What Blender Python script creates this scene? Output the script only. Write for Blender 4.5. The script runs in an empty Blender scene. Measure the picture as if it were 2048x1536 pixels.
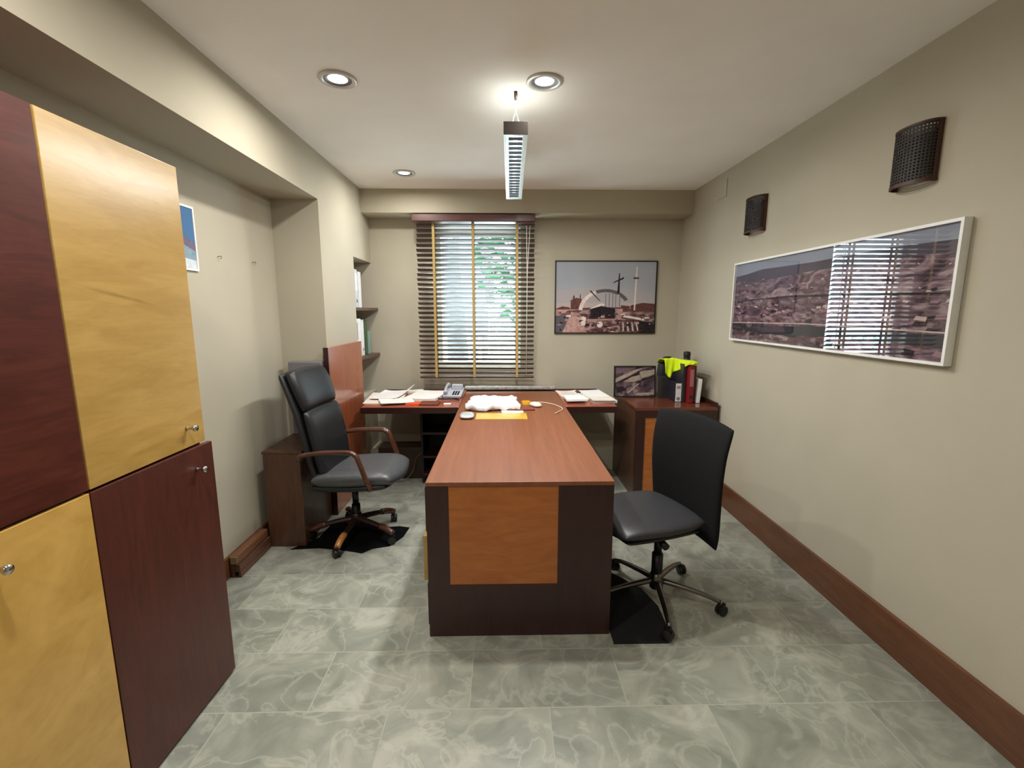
import bpy, bmesh, math, random
from mathutils import Vector, Matrix
random.seed(7)
S = bpy.context.scene
C = S.collection
PI = math.pi

# ------------------------------------------------------------------ camera
H = 1.472
F = 918.1
cam_d = bpy.data.cameras.new('camera')
cam_d.sensor_width = 36.0
cam_d.lens = F / 2048 * 36.0
cam_d.clip_start = 0.02
cam = bpy.data.objects.new('camera', cam_d)
C.objects.link(cam)
cam.location = (0, 0, H)
cam.rotation_euler = (PI / 2 - 0.156816, 0, -0.020347)
S.camera = cam

# ------------------------------------------------------------------ view, sky
S.view_settings.view_transform = 'Standard'
S.view_settings.look = 'None'
S.view_settings.gamma = 1
S.view_settings.exposure = 0.2
S.view_settings.use_curve_mapping = False
W = bpy.data.worlds.new('overcast_sky')
S.world = W
W.use_nodes = True
bg = W.node_tree.nodes['Background']
bg.inputs['Color'].default_value = (0.72, 0.90, 1.0, 1)
bg.inputs['Strength'].default_value = 15.0

CEIL = 2.52
def downlight_lamp(x, y, power, name='ceiling_lamp_light', spread=175, col=(1.0, 0.965, 0.91)):
    l = bpy.data.lights.new(name, 'AREA')
    l.shape = 'DISK'
    l.size = 0.09
    l.energy = power
    l.color = col
    l.spread = math.radians(spread)
    o = bpy.data.objects.new(name, l)
    o.location = (x, y, CEIL - 0.012)
    C.objects.link(o)
    return o
LIGHTS = [(-0.749, 2.302, 12), (0.197, 2.306, 13), (-0.751, 3.741, 8),
          (-0.749, 0.86, 15), (0.197, 0.86, 3), (-0.749, -0.6, 11), (0.197, -0.6, 1)]  # this row: unseen lamps added to give the room more light
for x, y, p in LIGHTS:
    downlight_lamp(x, y, p)
pl = bpy.data.lights.new('pendant_tube_light', 'AREA'); pl.shape = 'RECTANGLE'; pl.size = 0.06; pl.size_y = 1.15
pl.energy = 24; pl.color = (0.98, 1.0, 1.0)
plo = bpy.data.objects.new('pendant_tube_light', pl); C.objects.link(plo)
plo.location = (0.077, 2.98, 2.303); plo.rotation_euler = (0, 0, math.radians(-1))

# ------------------------------------------------------------------ materials
MC = {}
def srgb(r, g, b):
    f = lambda c: (c / 255 / 12.92) if c / 255 <= 0.04045 else ((c / 255 + 0.055) / 1.055) ** 2.4
    return (f(r), f(g), f(b), 1)
def newmat(name):
    m = bpy.data.materials.new(name)
    m.use_nodes = True
    return m, m.node_tree, m.node_tree.nodes['Principled BSDF']
def plain(name, col, rough=0.5, metal=0.0, spec=0.5, var=0.06, scale=20, bump=0.0, coat=0.0, trans=0.0, emit=None, es=0):
    if name in MC: return MC[name]
    m, t, b = newmat(name)
    n = t.nodes; L = t.links.new
    tc = n.new('ShaderNodeTexCoord')
    ns = n.new('ShaderNodeTexNoise'); ns.inputs['Scale'].default_value = scale; ns.inputs['Detail'].default_value = 4
    L(tc.outputs['Object'], ns.inputs['Vector'])
    r = n.new('ShaderNodeValToRGB')
    c = srgb(*col)
    r.color_ramp.elements[0].position = 0.3; r.color_ramp.elements[1].position = 0.7
    r.color_ramp.elements[0].color = tuple(max(0, v * (1 - var)) for v in c[:3]) + (1,)
    r.color_ramp.elements[1].color = tuple(min(1, v * (1 + var)) for v in c[:3]) + (1,)
    L(ns.outputs['Fac'], r.inputs['Fac']); L(r.outputs['Color'], b.inputs['Base Color'])
    b.inputs['Roughness'].default_value = rough
    b.inputs['Metallic'].default_value = metal
    b.inputs['Specular IOR Level'].default_value = spec
    b.inputs['Coat Weight'].default_value = coat
    b.inputs['Transmission Weight'].default_value = trans
    if emit:
        b.inputs['Emission Color'].default_value = srgb(*emit)
        b.inputs['Emission Strength'].default_value = es
    if bump:
        bp = n.new('ShaderNodeBump'); bp.inputs['Strength'].default_value = bump; bp.inputs['Distance'].default_value = 0.002
        L(ns.outputs['Fac'], bp.inputs['Height']); L(bp.outputs['Normal'], b.inputs['Normal'])
    MC[name] = m
    return m
def wood(name, c1, c2, scale=(1, 1, 1), rough=0.3, coat=0.3, knots=0.0, dist=1.5, fine=0.5, coatr=0.2):
    """c1/c2 grain colours; a small scale value is the direction the grain runs along"""
    if name in MC: return MC[name]
    m, t, b = newmat(name)
    n = t.nodes; L = t.links.new
    tc = n.new('ShaderNodeTexCoord'); mp = n.new('ShaderNodeMapping')
    mp.inputs['Scale'].default_value = scale
    L(tc.outputs['Object'], mp.inputs['Vector'])
    ns = n.new('ShaderNodeTexNoise'); ns.inputs['Scale'].default_value = 6; ns.inputs['Detail'].default_value = 8
    ns.inputs['Roughness'].default_value = 0.6; ns.inputs['Distortion'].default_value = dist
    L(mp.outputs['Vector'], ns.inputs['Vector'])
    n2 = n.new('ShaderNodeTexNoise'); n2.inputs['Scale'].default_value = 40; n2.inputs['Detail'].default_value = 6
    L(mp.outputs['Vector'], n2.inputs['Vector'])
    mx = n.new('ShaderNodeMath'); mx.operation = 'MULTIPLY_ADD'; mx.inputs[1].default_value = fine
    L(n2.outputs['Fac'], mx.inputs[0]); L(ns.outputs['Fac'], mx.inputs[2])
    r = n.new('ShaderNodeValToRGB')
    r.color_ramp.elements[0].position = 0.35 + fine * 0.4; r.color_ramp.elements[1].position = 0.68 + fine * 0.5
    r.color_ramp.elements[0].color = srgb(*c1); r.color_ramp.elements[1].color = srgb(*c2)
    L(mx.outputs[0], r.inputs['Fac']); L(r.outputs['Color'], b.inputs['Base Color'])
    b.inputs['Roughness'].default_value = rough
    b.inputs['Coat Weight'].default_value = coat
    b.inputs['Coat Roughness'].default_value = coatr
    bp = n.new('ShaderNodeBump'); bp.inputs['Strength'].default_value = 0.08; bp.inputs['Distance'].default_value = 0.001
    L(mx.outputs[0], bp.inputs['Height']); L(bp.outputs['Normal'], b.inputs['Normal'])
    MC[name] = m
    return m

def wall_paint(name, col, bump=0.15):
    m = plain(name, col, 0.85, spec=0.25, var=0.025, scale=3)
    t = m.node_tree; n = t.nodes; L = t.links.new
    b = n['Principled BSDF']
    tc = n.new('ShaderNodeTexCoord')
    ns = n.new('ShaderNodeTexNoise'); ns.inputs['Scale'].default_value = 260; ns.inputs['Detail'].default_value = 3
    L(tc.outputs['Object'], ns.inputs['Vector'])
    bp = n.new('ShaderNodeBump'); bp.inputs['Strength'].default_value = bump; bp.inputs['Distance'].default_value = 0.001
    L(ns.outputs['Fac'], bp.inputs['Height']); L(bp.outputs['Normal'], b.inputs['Normal'])
    return m

def maple_with_streak():
    m = M_YEL.copy(); m.name = 'maple_veneer_streaked'
    t = m.node_tree; n = t.nodes; L = t.links.new
    b = n['Principled BSDF']; src = b.inputs['Base Color'].links[0].from_socket
    tc = n.new('ShaderNodeTexCoord'); mp = n.new('ShaderNodeMapping'); mp.vector_type = 'POINT'
    mp.inputs['Location'].default_value = (0, -STREAK[0], -STREAK[1])
    rt = n.new('ShaderNodeMapping'); rt.inputs['Rotation'].default_value = (-STREAK[2], 0, 0)
    sc = n.new('ShaderNodeMapping'); sc.inputs['Scale'].default_value = (0, 1 / 0.15, 1 / 0.008)
    ln = n.new('ShaderNodeVectorMath'); ln.operation = 'LENGTH'
    ns = n.new('ShaderNodeTexNoise'); ns.inputs['Scale'].default_value = 18
    L(tc.outputs['Object'], ns.inputs['Vector'])
    L(tc.outputs['Object'], mp.inputs[0]); L(mp.outputs[0], rt.inputs[0]); L(rt.outputs[0], sc.inputs[0]); L(sc.outputs[0], ln.inputs[0])
    mr = n.new('ShaderNodeMapRange'); mr.inputs['From Min'].default_value = 0.0; mr.inputs['From Max'].default_value = 1.0
    mr.inputs['To Min'].default_value = 0.95; mr.inputs['To Max'].default_value = 0.0; L(ln.outputs['Value'], mr.inputs['Value'])
    mu = n.new('ShaderNodeMath'); mu.operation = 'MULTIPLY'; L(mr.outputs[0], mu.inputs[0]); L(ns.outputs['Fac'], mu.inputs[1])
    mx = n.new('ShaderNodeMixRGB'); mx.inputs['Color2'].default_value = srgb(96, 62, 28)
    L(mu.outputs[0], mx.inputs['Fac']); L(src, mx.inputs['Color1']); L(mx.outputs[0], b.inputs['Base Color'])
    return m
def slate():
    m, t, b = newmat('slate_tiles')
    n = t.nodes; L = t.links.new
    tc = n.new('ShaderNodeTexCoord'); mp = n.new('ShaderNodeMapping')
    mp.inputs['Location'].default_value = (2.83, 3.0 - 1.514 + 0.002 + 0.024, 0)
    L(tc.outputs['Object'], mp.inputs['Vector'])
    br = n.new('ShaderNodeTexBrick')
    br.inputs['Scale'].default_value = 1.0
    br.inputs['Mortar Size'].default_value = 0.0022
    br.inputs['Mortar Smooth'].default_value = 0.3
    br.inputs['Brick Width'].default_value = 0.6
    br.inputs['Row Height'].default_value = 0.3025
    br.inputs['Bias'].default_value = 0.0
    br.offset = 0.5; br.offset_frequency = 2
    br.inputs['Color1'].default_value = (0, 0, 0, 1); br.inputs['Color2'].default_value = (1, 1, 1, 1)
    br.inputs['Mortar'].default_value = (0.5, 0.5, 0.5, 1)
    L(mp.outputs['Vector'], br.inputs['Vector'])
    # per tile offset for the cleft pattern
    off = n.new('ShaderNodeVectorMath'); off.operation = 'SCALE'; off.inputs['Scale'].default_value = 9.0
    L(br.outputs['Color'], off.inputs[0])
    ad = n.new('ShaderNodeVectorMath'); ad.operation = 'ADD'
    L(tc.outputs['Object'], ad.inputs[0]); L(off.outputs[0], ad.inputs[1])
    big = n.new('ShaderNodeTexNoise'); big.inputs['Scale'].default_value = 4.2; big.inputs['Detail'].default_value = 7
    big.inputs['Roughness'].default_value = 0.55; big.inputs['Distortion'].default_value = 1.3
    L(ad.outputs[0], big.inputs['Vector'])
    vein = n.new('ShaderNodeTexNoise'); vein.inputs['Scale'].default_value = 4.5; vein.inputs['Detail'].default_value = 5
    vein.inputs['Distortion'].default_value = 1.4
    L(ad.outputs[0], vein.inputs['Vector'])
    s1 = n.new('ShaderNodeMath'); s1.operation = 'SUBTRACT'; s1.inputs[1].default_value = 0.5
    s2 = n.new('ShaderNodeMath'); s2.operation = 'ABSOLUTE'
    L(vein.outputs['Fac'], s1.inputs[0]); L(s1.outputs[0], s2.inputs[0])
    vr = n.new('ShaderNodeValToRGB')
    vr.color_ramp.elements[0].position = 0.0; vr.color_ramp.elements[0].color = (1, 1, 1, 1)
    vr.color_ramp.elements[1].position = 0.04; vr.color_ramp.elements[1].color = (0, 0, 0, 1)
    L(s2.outputs[0], vr.inputs['Fac'])
    base = n.new('ShaderNodeValToRGB')
    e = base.color_ramp.elements
    e[0].position = 0.33; e[0].color = srgb(124, 128, 116)
    e[1].position = 0.66; e[1].color = srgb(162, 163, 150)
    k = e.new(0.5); k.color = srgb(142, 144, 132)
    L(big.outputs['Fac'], base.inputs['Fac'])
    mv = n.new('ShaderNodeMixRGB'); mv.inputs['Color2'].default_value = srgb(180, 180, 166)
    mvf = n.new('ShaderNodeMath'); mvf.operation = 'MULTIPLY'; mvf.inputs[1].default_value = 0.42
    L(vr.outputs['Color'], mvf.inputs[0]); L(mvf.outputs[0], mv.inputs['Fac']); L(base.outputs['Color'], mv.inputs['Color1'])
    # tile to tile tone
    tt = n.new('ShaderNodeMapRange'); tt.inputs['To Min'].default_value = 0.86; tt.inputs['To Max'].default_value = 1.08
    L(br.outputs['Color'], tt.inputs['Value'])
    ml = n.new('ShaderNodeMixRGB'); ml.blend_type = 'MULTIPLY'; ml.inputs['Fac'].default_value = 1
    L(mv.outputs['Color'], ml.inputs['Color1']); L(tt.outputs[0], ml.inputs['Color2'])
    mo = n.new('ShaderNodeMixRGB'); mo.inputs['Color2'].default_value = srgb(174, 174, 160)
    mof = n.new('ShaderNodeMath'); mof.operation = 'MULTIPLY'; mof.inputs[1].default_value = 0.7
    L(br.outputs['Fac'], mof.inputs[0])
    L(mof.outputs[0], mo.inputs['Fac']); L(ml.outputs['Color'], mo.inputs['Color1'])
    L(mo.outputs['Color'], b.inputs['Base Color'])
    rr = n.new('ShaderNodeMapRange'); rr.inputs['To Min'].default_value = 0.34; rr.inputs['To Max'].default_value = 0.5
    L(big.outputs['Fac'], rr.inputs['Value']); L(rr.outputs[0], b.inputs['Roughness'])
    bp = n.new('ShaderNodeBump'); bp.inputs['Strength'].default_value = 0.45; bp.inputs['Distance'].default_value = 0.004
    L(big.outputs['Fac'], bp.inputs['Height']); L(bp.outputs['Normal'], b.inputs['Normal'])
    return m

def lin(c):  # plain helper for dull stuff
    return c
M_WALL = wall_paint('cream_wall_paint', (182, 175, 156))
M_CEIL = wall_paint('ceiling_paint', (248, 244, 238), 0.25)
M_FLOOR = slate()
M_BASE = wood('baseboard_wood', (86, 50, 28), (106, 66, 40), (4, 0.4, 4), 0.4, 0.2)
M_YEL = wood('maple_veneer', (170, 134, 68), (188, 153, 84), (3, 0.55, 3), 0.3, 0.35, dist=0.9, fine=0.25)
STREAK = (0.19, 1.515, -0.18)
M_YEL_S = maple_with_streak()
M_YELD = wood('maple_veneer_diagonal', (192, 150, 74), (216, 174, 96), (1.6, 0.7, 1.0), 0.3, 0.35, dist=0.9, fine=0.25)
M_RED = wood('cherry_veneer', (68, 28, 19), (88, 40, 28), (3, 0.5, 3), 0.5, 0.05, fine=0.3)
M_RED.node_tree.nodes['Principled BSDF'].inputs['Specular IOR Level'].default_value = 0.2
M_REDV = wood('cherry_veneer_upright', (70, 30, 20), (86, 38, 27), (5, 5, 0.5), 0.45, 0.08, fine=0.4)
M_TOP = wood('cherry_desk_top', (116, 66, 38), (133, 79, 48), (7, 0.22, 7), 0.5, 0.12, dist=0.3, fine=0.6, coatr=0.3)
M_DFR = wood('dark_mahogany', (42, 15, 13), (54, 22, 18), (6, 6, 0.5), 0.35, 0.2, fine=0.4)
M_ORG = wood('orange_cherry_inlay', (160, 90, 36), (178, 106, 48), (0.6, 3, 3), 0.35, 0.2, fine=0.3)
M_WT = wood('cherry_worktop', (138, 66, 42), (166, 84, 56), (0.3, 6, 6), 0.22, 0.5, fine=0.4)
M_PAN = wood('cherry_end_panel', (146, 74, 44), (170, 92, 58), (5, 5, 0.3), 0.22, 0.6, fine=0.4)
M_BRN = wood('brown_cabinet_wood', (72, 46, 32), (92, 60, 42), (5, 5, 0.4), 0.4, 0.2)
M_DKB = wood('dark_plinth_wood', (44, 26, 16), (62, 38, 24), (0.4, 5, 5), 0.5, 0.1)
M_ARM = wood('walnut_arm', (58, 32, 22), (96, 56, 38), (0.8, 6, 6), 0.3, 0.5)
M_CAP = wood('light_wood_cap', (150, 98, 48), (182, 126, 66), (0.8, 6, 6), 0.3, 0.5)
M_BLIND = wood('dark_blind_wood', (44, 24, 16), (66, 38, 26), (0.4, 6, 6), 0.4, 0.5)
M_BLK = plain('black_leather', (31, 31, 33), 0.42, var=0.12, scale=60, bump=0.15)
M_BLK2 = plain('black_chair_fabric', (20, 20, 21), 0.85, spec=0.2, var=0.15, scale=220, bump=0.3)
M_SEAT2 = plain('dark_grey_seat_leather', (52, 52, 55), 0.42, var=0.08, scale=80, bump=0.1)
M_PLB = plain('black_plastic', (20, 20, 21), 0.4)
M_SHADE = plain('black_floor_shade', (11, 11, 12), 0.95, spec=0.1, var=0.2, scale=30)  # dark tone of the shade under the armchair
M_SHADE2 = plain('charcoal_floor_shade', (34, 35, 37), 0.9, spec=0.1, var=0.1, scale=30)  # dark tone of the shade under the task chair
M_CHR = plain('chrome', (200, 200, 202), 0.16, 1.0, var=0.02)
M_STL = plain('polished_steel_base', (122, 116, 112), 0.28, 1.0, var=0.05)
M_ALU = plain('brushed_aluminium', (226, 234, 234), 0.35, 0.2, var=0.03)
M_WHP = plain('white_paint_gloss', (232, 232, 228), 0.4, var=0.02)
M_TRIM = plain('grey_light_trim', (205, 203, 198), 0.35, 0.3, var=0.02)
M_PAPER = plain('white_paper', (232, 230, 226), 0.8, var=0.03)
M_PAPER2 = plain('off_white_paper', (222, 214, 202), 0.8, var=0.04)
M_INK = plain('grey_print_ink', (150, 146, 142), 0.8)
M_BLACK = plain('black_lacquer', (14, 14, 14), 0.5)
M_TAPE = plain('yellow_ladder_tape', (170, 142, 84), 0.8, var=0.08, scale=60)
M_SCON = plain('dark_rattan', (34, 24, 20), 0.6, var=0.2, scale=60)
M_LEAF = plain('green_leaves', (42, 80, 50), 0.7, spec=0.1, var=0.35, scale=4)
M_LEAF2 = plain('blue_green_leaves', (56, 88, 82), 0.7, spec=0.1, var=0.3, scale=4)
M_TRUNK = plain('grey_bark', (74, 72, 72), 0.9, var=0.2, scale=12)
M_GREY = plain('grey_plastic', (120, 118, 122), 0.5)

def emission(name, col, st):
    m = bpy.data.materials.new(name); m.use_nodes = True
    t = m.node_tree; t.nodes.clear()
    e = t.nodes.new('ShaderNodeEmission'); o = t.nodes.new('ShaderNodeOutputMaterial')
    e.inputs['Color'].default_value = srgb(*col); e.inputs['Strength'].default_value = st
    t.links.new(e.outputs[0], o.inputs[0])
    return m
M_LENS = emission('lit_lamp_lens', (255, 252, 244), 3)
M_TUBE = emission('lit_tube', (236, 246, 255), 5)
def glass_mat(name, tint=(1, 1, 1, 1), ior=1.45, alpha_mix=0.0, rough=0.0, refl=1.0):
    m = bpy.data.materials.new(name); m.use_nodes = True
    t = m.node_tree; t.nodes.clear(); L = t.links.new
    tr = t.nodes.new('ShaderNodeBsdfTransparent'); tr.inputs['Color'].default_value = tint
    gl = t.nodes.new('ShaderNodeBsdfGlossy'); gl.inputs['Roughness'].default_value = rough
    fr = t.nodes.new('ShaderNodeFresnel'); fr.inputs['IOR'].default_value = ior
    mx = t.nodes.new('ShaderNodeMixShader'); o = t.nodes.new('ShaderNodeOutputMaterial')
    ge = t.nodes.new('ShaderNodeNewGeometry'); sb = t.nodes.new('ShaderNodeMath'); sb.operation = 'SUBTRACT'; sb.inputs[0].default_value = 1
    mu = t.nodes.new('ShaderNodeMath'); mu.operation = 'MULTIPLY'
    L(ge.outputs['Backfacing'], sb.inputs[1]); L(sb.outputs[0], mu.inputs[0]); L(fr.outputs[0], mu.inputs[1])
    L(mu.outputs[0], mx.inputs[0]); L(tr.outputs[0], mx.inputs[1]); L(gl.outputs[0], mx.inputs[2]); L(mx.outputs[0], o.inputs[0])
    return m
M_GLASS = glass_mat('window_glass')
M_PICG = glass_mat('picture_glass', ior=2.0, rough=0.01)
M_CLEAR = glass_mat('clear_plastic', (0.86, 0.9, 0.9, 1), 1.6, rough=0.05)

# ------------------------------------------------------------------ mesh helpers
def obj(name, bm, mat, parent=None, smooth=False, bevel=0.0, segs=2):
    me = bpy.data.meshes.new(name)
    bmesh.ops.recalc_face_normals(bm, faces=bm.faces)
    bm.to_mesh(me); bm.free()
    mats = mat if isinstance(mat, (list, tuple)) else [mat]
    for m in mats: me.materials.append(m)
    if smooth:
        for p in me.polygons: p.use_smooth = True
    o = bpy.data.objects.new(name, me)
    C.objects.link(o)
    if parent is not None: o.parent = parent
    if bevel:
        b = o.modifiers.new('bevel', 'BEVEL'); b.width = bevel; b.segments = segs; b.limit_method = 'ANGLE'
        b.angle_limit = math.radians(40)
    return o
def tag(o, label, cat, group=None):
    o['label'] = label; o['category'] = cat
    if group: o['group'] = group
    return o
def thing(name, label, cat, loc=(0, 0, 0), rz=0, group=None):
    o = bpy.data.objects.new(name, None); C.objects.link(o)
    o.location = loc; o.rotation_euler = (0, 0, rz); o.empty_display_size = 0.05
    return tag(o, label, cat, group)
def struct(name, bm, m, parent=None, **k):
    o = obj(name, bm, m, parent, **k)
    if parent is None: o['kind'] = 'structure'
    return o
def BM(): return bmesh.new()
def box(bm, x0, x1, y0, y1, z0, z1, mi=0, M=None):
    vs = [bm.verts.new((x, y, z)) for z in (z0, z1) for y in (y0, y1) for x in (x0, x1)]
    if M is not None:
        for v in vs: v.co = M @ v.co
    for f in ((0, 1, 3, 2), (4, 5, 7, 6), (0, 1, 5, 4), (2, 3, 7, 6), (0, 2, 6, 4), (1, 3, 7, 5)):
        fc = bm.faces.new([vs[i] for i in f]); fc.material_index = mi
    return vs
def bx(*a, **k):
    b = BM(); box(b, *a, **k); return b
def tube(bm, pts, r, n=10, caps=True, flat=None):
    """pts list of Vector; r radius or list; flat=(sx,sy) ellipse factors"""
    pts = [Vector(p) for p in pts]
    rings = []
    up = None
    for i, p in enumerate(pts):
        a = pts[max(0, i - 1)]; b = pts[min(len(pts) - 1, i + 1)]
        d = (b - a).normalized()
        if up is None:
            up = Vector((0, 0, 1)) if abs(d.z) < 0.9 else Vector((0, 1, 0))
        s = d.cross(up).normalized(); u = s.cross(d).normalized()
        up = u
        rr = r[i] if isinstance(r, (list, tuple)) else r
        fx, fy = flat or (1, 1)
        rings.append([bm.verts.new(p + s * math.cos(2 * PI * k / n) * rr * fx + u * math.sin(2 * PI * k / n) * rr * fy) for k in range(n)])
    for a, b in zip(rings, rings[1:]):
        for k in range(n):
            bm.faces.new((a[k], a[(k + 1) % n], b[(k + 1) % n], b[k]))
    if caps:
        bm.faces.new(rings[0][::-1]); bm.faces.new(rings[-1])
def lathe(bm, prof, n=24, M=None, mi=0):
    """prof: list of (r,z)"""
    rings = []
    for r, z in prof:
        if r < 1e-6:
            rings.append([bm.verts.new((0, 0, z))])
        else:
            rings.append([bm.verts.new((r * math.cos(2 * PI * k / n), r * math.sin(2 * PI * k / n), z)) for k in range(n)])
    for a, b in zip(rings, rings[1:]):
        for k in range(n):
            if len(a) == 1 and len(b) == 1: continue
            if len(a) == 1: f = bm.faces.new((a[0], b[k], b[(k + 1) % n]))
            elif len(b) == 1: f = bm.faces.new((a[k], a[(k + 1) % n], b[0]))
            else: f = bm.faces.new((a[k], a[(k + 1) % n], b[(k + 1) % n], b[k]))
            f.material_index = mi
    if M is not None:
        for rg in rings:
            for v in rg: v.co = M @ v.co
def arc_pts(ctrl, n=6):
    """Catmull-Rom through control points"""
    P = [Vector(p) for p in ctrl]; P = [P[0] * 2 - P[1]] + P + [P[-1] * 2 - P[-2]]
    out = []
    for i in range(1, len(P) - 2):
        p0, p1, p2, p3 = P[i - 1:i + 3]
        for k in range(n):
            t = k / n
            out.append(0.5 * ((2 * p1) + (-p0 + p2) * t + (2 * p0 - 5 * p1 + 4 * p2 - p3) * t * t + (-p0 + 3 * p1 - 3 * p2 + p3) * t ** 3))
    out.append(P[-2])
    return out
def pad(bm, fn, T, nu=20, nv=20, p=6, e=0.4, cr=0.12, back=0.6, mi=0, puff=None):
    """closed cushion: fn(u,v)->(point, normal), u,v in -1..1; T thickness"""
    top = {}; bot = {}
    def cosine(i, n): return -math.cos(PI * i / n)
    for i in range(nu + 1):
        for j in range(nv + 1):
            u, v = cosine(i, nu), cosine(j, nv)
            uu = u * math.sqrt(1 - cr * v * v); vv = v * math.sqrt(1 - cr * u * u)
            pt, nm = fn(uu, vv)
            pt = Vector(pt); nm = Vector(nm).normalized()
            k = max(0, (1 - abs(u) ** p) * (1 - abs(v) ** p)) ** e
            q = puff(u, v) if puff else 1
            top[i, j] = bm.verts.new(pt + nm * T * k * (1 - back) * q)
            edge = i in (0, nu) or j in (0, nv)
            bot[i, j] = top[i, j] if edge else bm.verts.new(pt - nm * T * k * back)
    for i in range(nu):
        for j in range(nv):
            f = bm.faces.new((top[i, j], top[i + 1, j], top[i + 1, j + 1], top[i, j + 1])); f.material_index = mi
            q = [bot[i, j], bot[i, j + 1], bot[i + 1, j + 1], bot[i + 1, j]]
            if len(set(q)) == 4:
                try:
                    f = bm.faces.new(q); f.material_index = mi
                except ValueError: pass
def copy_tree(o, parent=None):
    c = o.copy(); C.objects.link(c); c.parent = parent
    for ch in list(o.children): copy_tree(ch, c)
    return c

# ------------------------------------------------------------------ the room
XR, XL, XN, YB, YF = 1.69, -1.23, -1.545, 4.44, -1.7
struct('floor', bx(-1.75, 1.84, YF - 0.1, YB + 0.2, -0.12, 0), M_FLOOR)
struct('ceiling', bx(-1.75, 1.84, YF - 0.1, YB + 0.2, CEIL, CEIL + 0.12), M_CEIL)
struct('wall_right', bx(XR, XR + 0.15, YF - 0.1, YB + 0.2, 0, CEIL), M_WALL)
# window opening x -0.64..0.15, z 0.93..2.24
WX0, WX1, WZ0, WZ1 = -0.64, 0.17, 0.93, 2.24
b = BM()
box(b, -1.65, WX0, YB, YB + 0.2, 0, CEIL)
box(b, WX1, XR, YB, YB + 0.2, 0, CEIL)
box(b, WX0, WX1, YB, YB + 0.2, 0, WZ0)
box(b, WX0, WX1, YB, YB + 0.2, WZ1, CEIL)
struct('wall_back', b, M_WALL)
struct('trim_1', bx(XL, XR, 4.2, YB, 2.322, CEIL), M_WALL)      # beam over the window wall
struct('trim_2', bx(XL, XR, 4.14, YB, 0, 0.2), wall_paint('pale_plinth_paint', (196, 190, 168)))    # low masonry plinth
b = BM()
box(b, XN - 0.12, XN, YF, YB, 0, CEIL)                 # recessed wall
struct('wall_left', b, M_WALL)
struct('trim_4', bx(XN, XL, 3.24, 3.93, 0, CEIL), M_WALL)        # pier
struct('trim_5', bx(XN, XL, 3.93, YB, 1.92, CEIL), M_WALL)       # above shelf niche
struct('trim_6', bx(XN, XL, 3.93, YB, 0, 0.72), M_WALL)          # below shelf niche
struct('trim_3', bx(XN, XL, YF, 3.24, 2.212, CEIL), M_WALL)     # long beam over the recess
struct('wall_front', bx(XN, XR, YF - 0.1, YF, 0, CEIL), M_WALL)
struct('baseboard_right', bx(XR - 0.02, XR, YF, 4.14, 0, 0.178), M_BASE, bevel=0.004)
struct('baseboard_left', bx(XN, XN + 0.018, YF, 3.24, 0, 0.12), M_BASE, bevel=0.004)
b = BM()
for y in (3.70, 3.82):
    box(b, XR - 0.004, XR, y - 0.055, y + 0.055, 2.33, 2.46)
tag(obj('blanking_plate', bx(XR - 0.006, XR, 3.60, 3.74, 2.33, 2.46), M_WALL, bevel=0.001),
    'cream painted blanking plate high on right wall near the far corner', 'wall plate')
b.free()

# window: frame and pane
b = BM()
fy0, fy1 = YB + 0.11, YB + 0.17
box(b, WX0, WX0 + 0.05, fy0, fy1, WZ0, WZ1); box(b, WX1 - 0.05, WX1, fy0, fy1, WZ0, WZ1)
box(b, WX0 + 0.05, WX1 - 0.05, fy0, fy1, WZ0, WZ0 + 0.05); box(b, WX0 + 0.05, WX1 - 0.05, fy0, fy1, WZ1 - 0.05, WZ1)
win = struct('window_1', b, M_WHP, bevel=0.003)
obj('pane', bx(WX0 + 0.05, WX1 - 0.05, fy0 + 0.025, fy0 + 0.031, WZ0 + 0.05, WZ1 - 0.05), M_GLASS, win)

# ------------------------------------------------------------------ outside
gm = plain('pale_paving', (226, 224, 218), 0.9, var=0.1, scale=2)
g = obj('ground', bx(-14, 14, YB + 0.22, 24, -0.45, -0.3), gm); g['kind'] = 'structure'
t = thing('garden_fence', 'pale garden fence of upright pickets outside window', 'fence', (0, 8.2, -0.3))
for zz in (0.35, 1.15):
    obj('rail', bx(-5, 5, -0.03, 0.03, zz, zz + 0.09), M_WHP, t)
for k in range(-24, 25):
    obj('picket', bx(k * 0.2 - 0.035, k * 0.2 + 0.035, -0.05, -0.03, 0.02, 1.35), M_WHP, t)
t = thing('neighbouring_house', 'pale grey house wall standing beyond the fence', 'building', (-2.6, 15, -0.3))
obj('wall', bx(-2.2, 2.0, 0, 4, 0, 4.6), plain('pale_render', (92, 96, 104), 0.9), t)
b = BM(); tube(b, [(-2.5, 2, 4.55), (2.3, 2, 4.55)], 2.5, 4)
obj('roof', b, plain('slate_roof', (120, 110, 108), 0.8), t)
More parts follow.
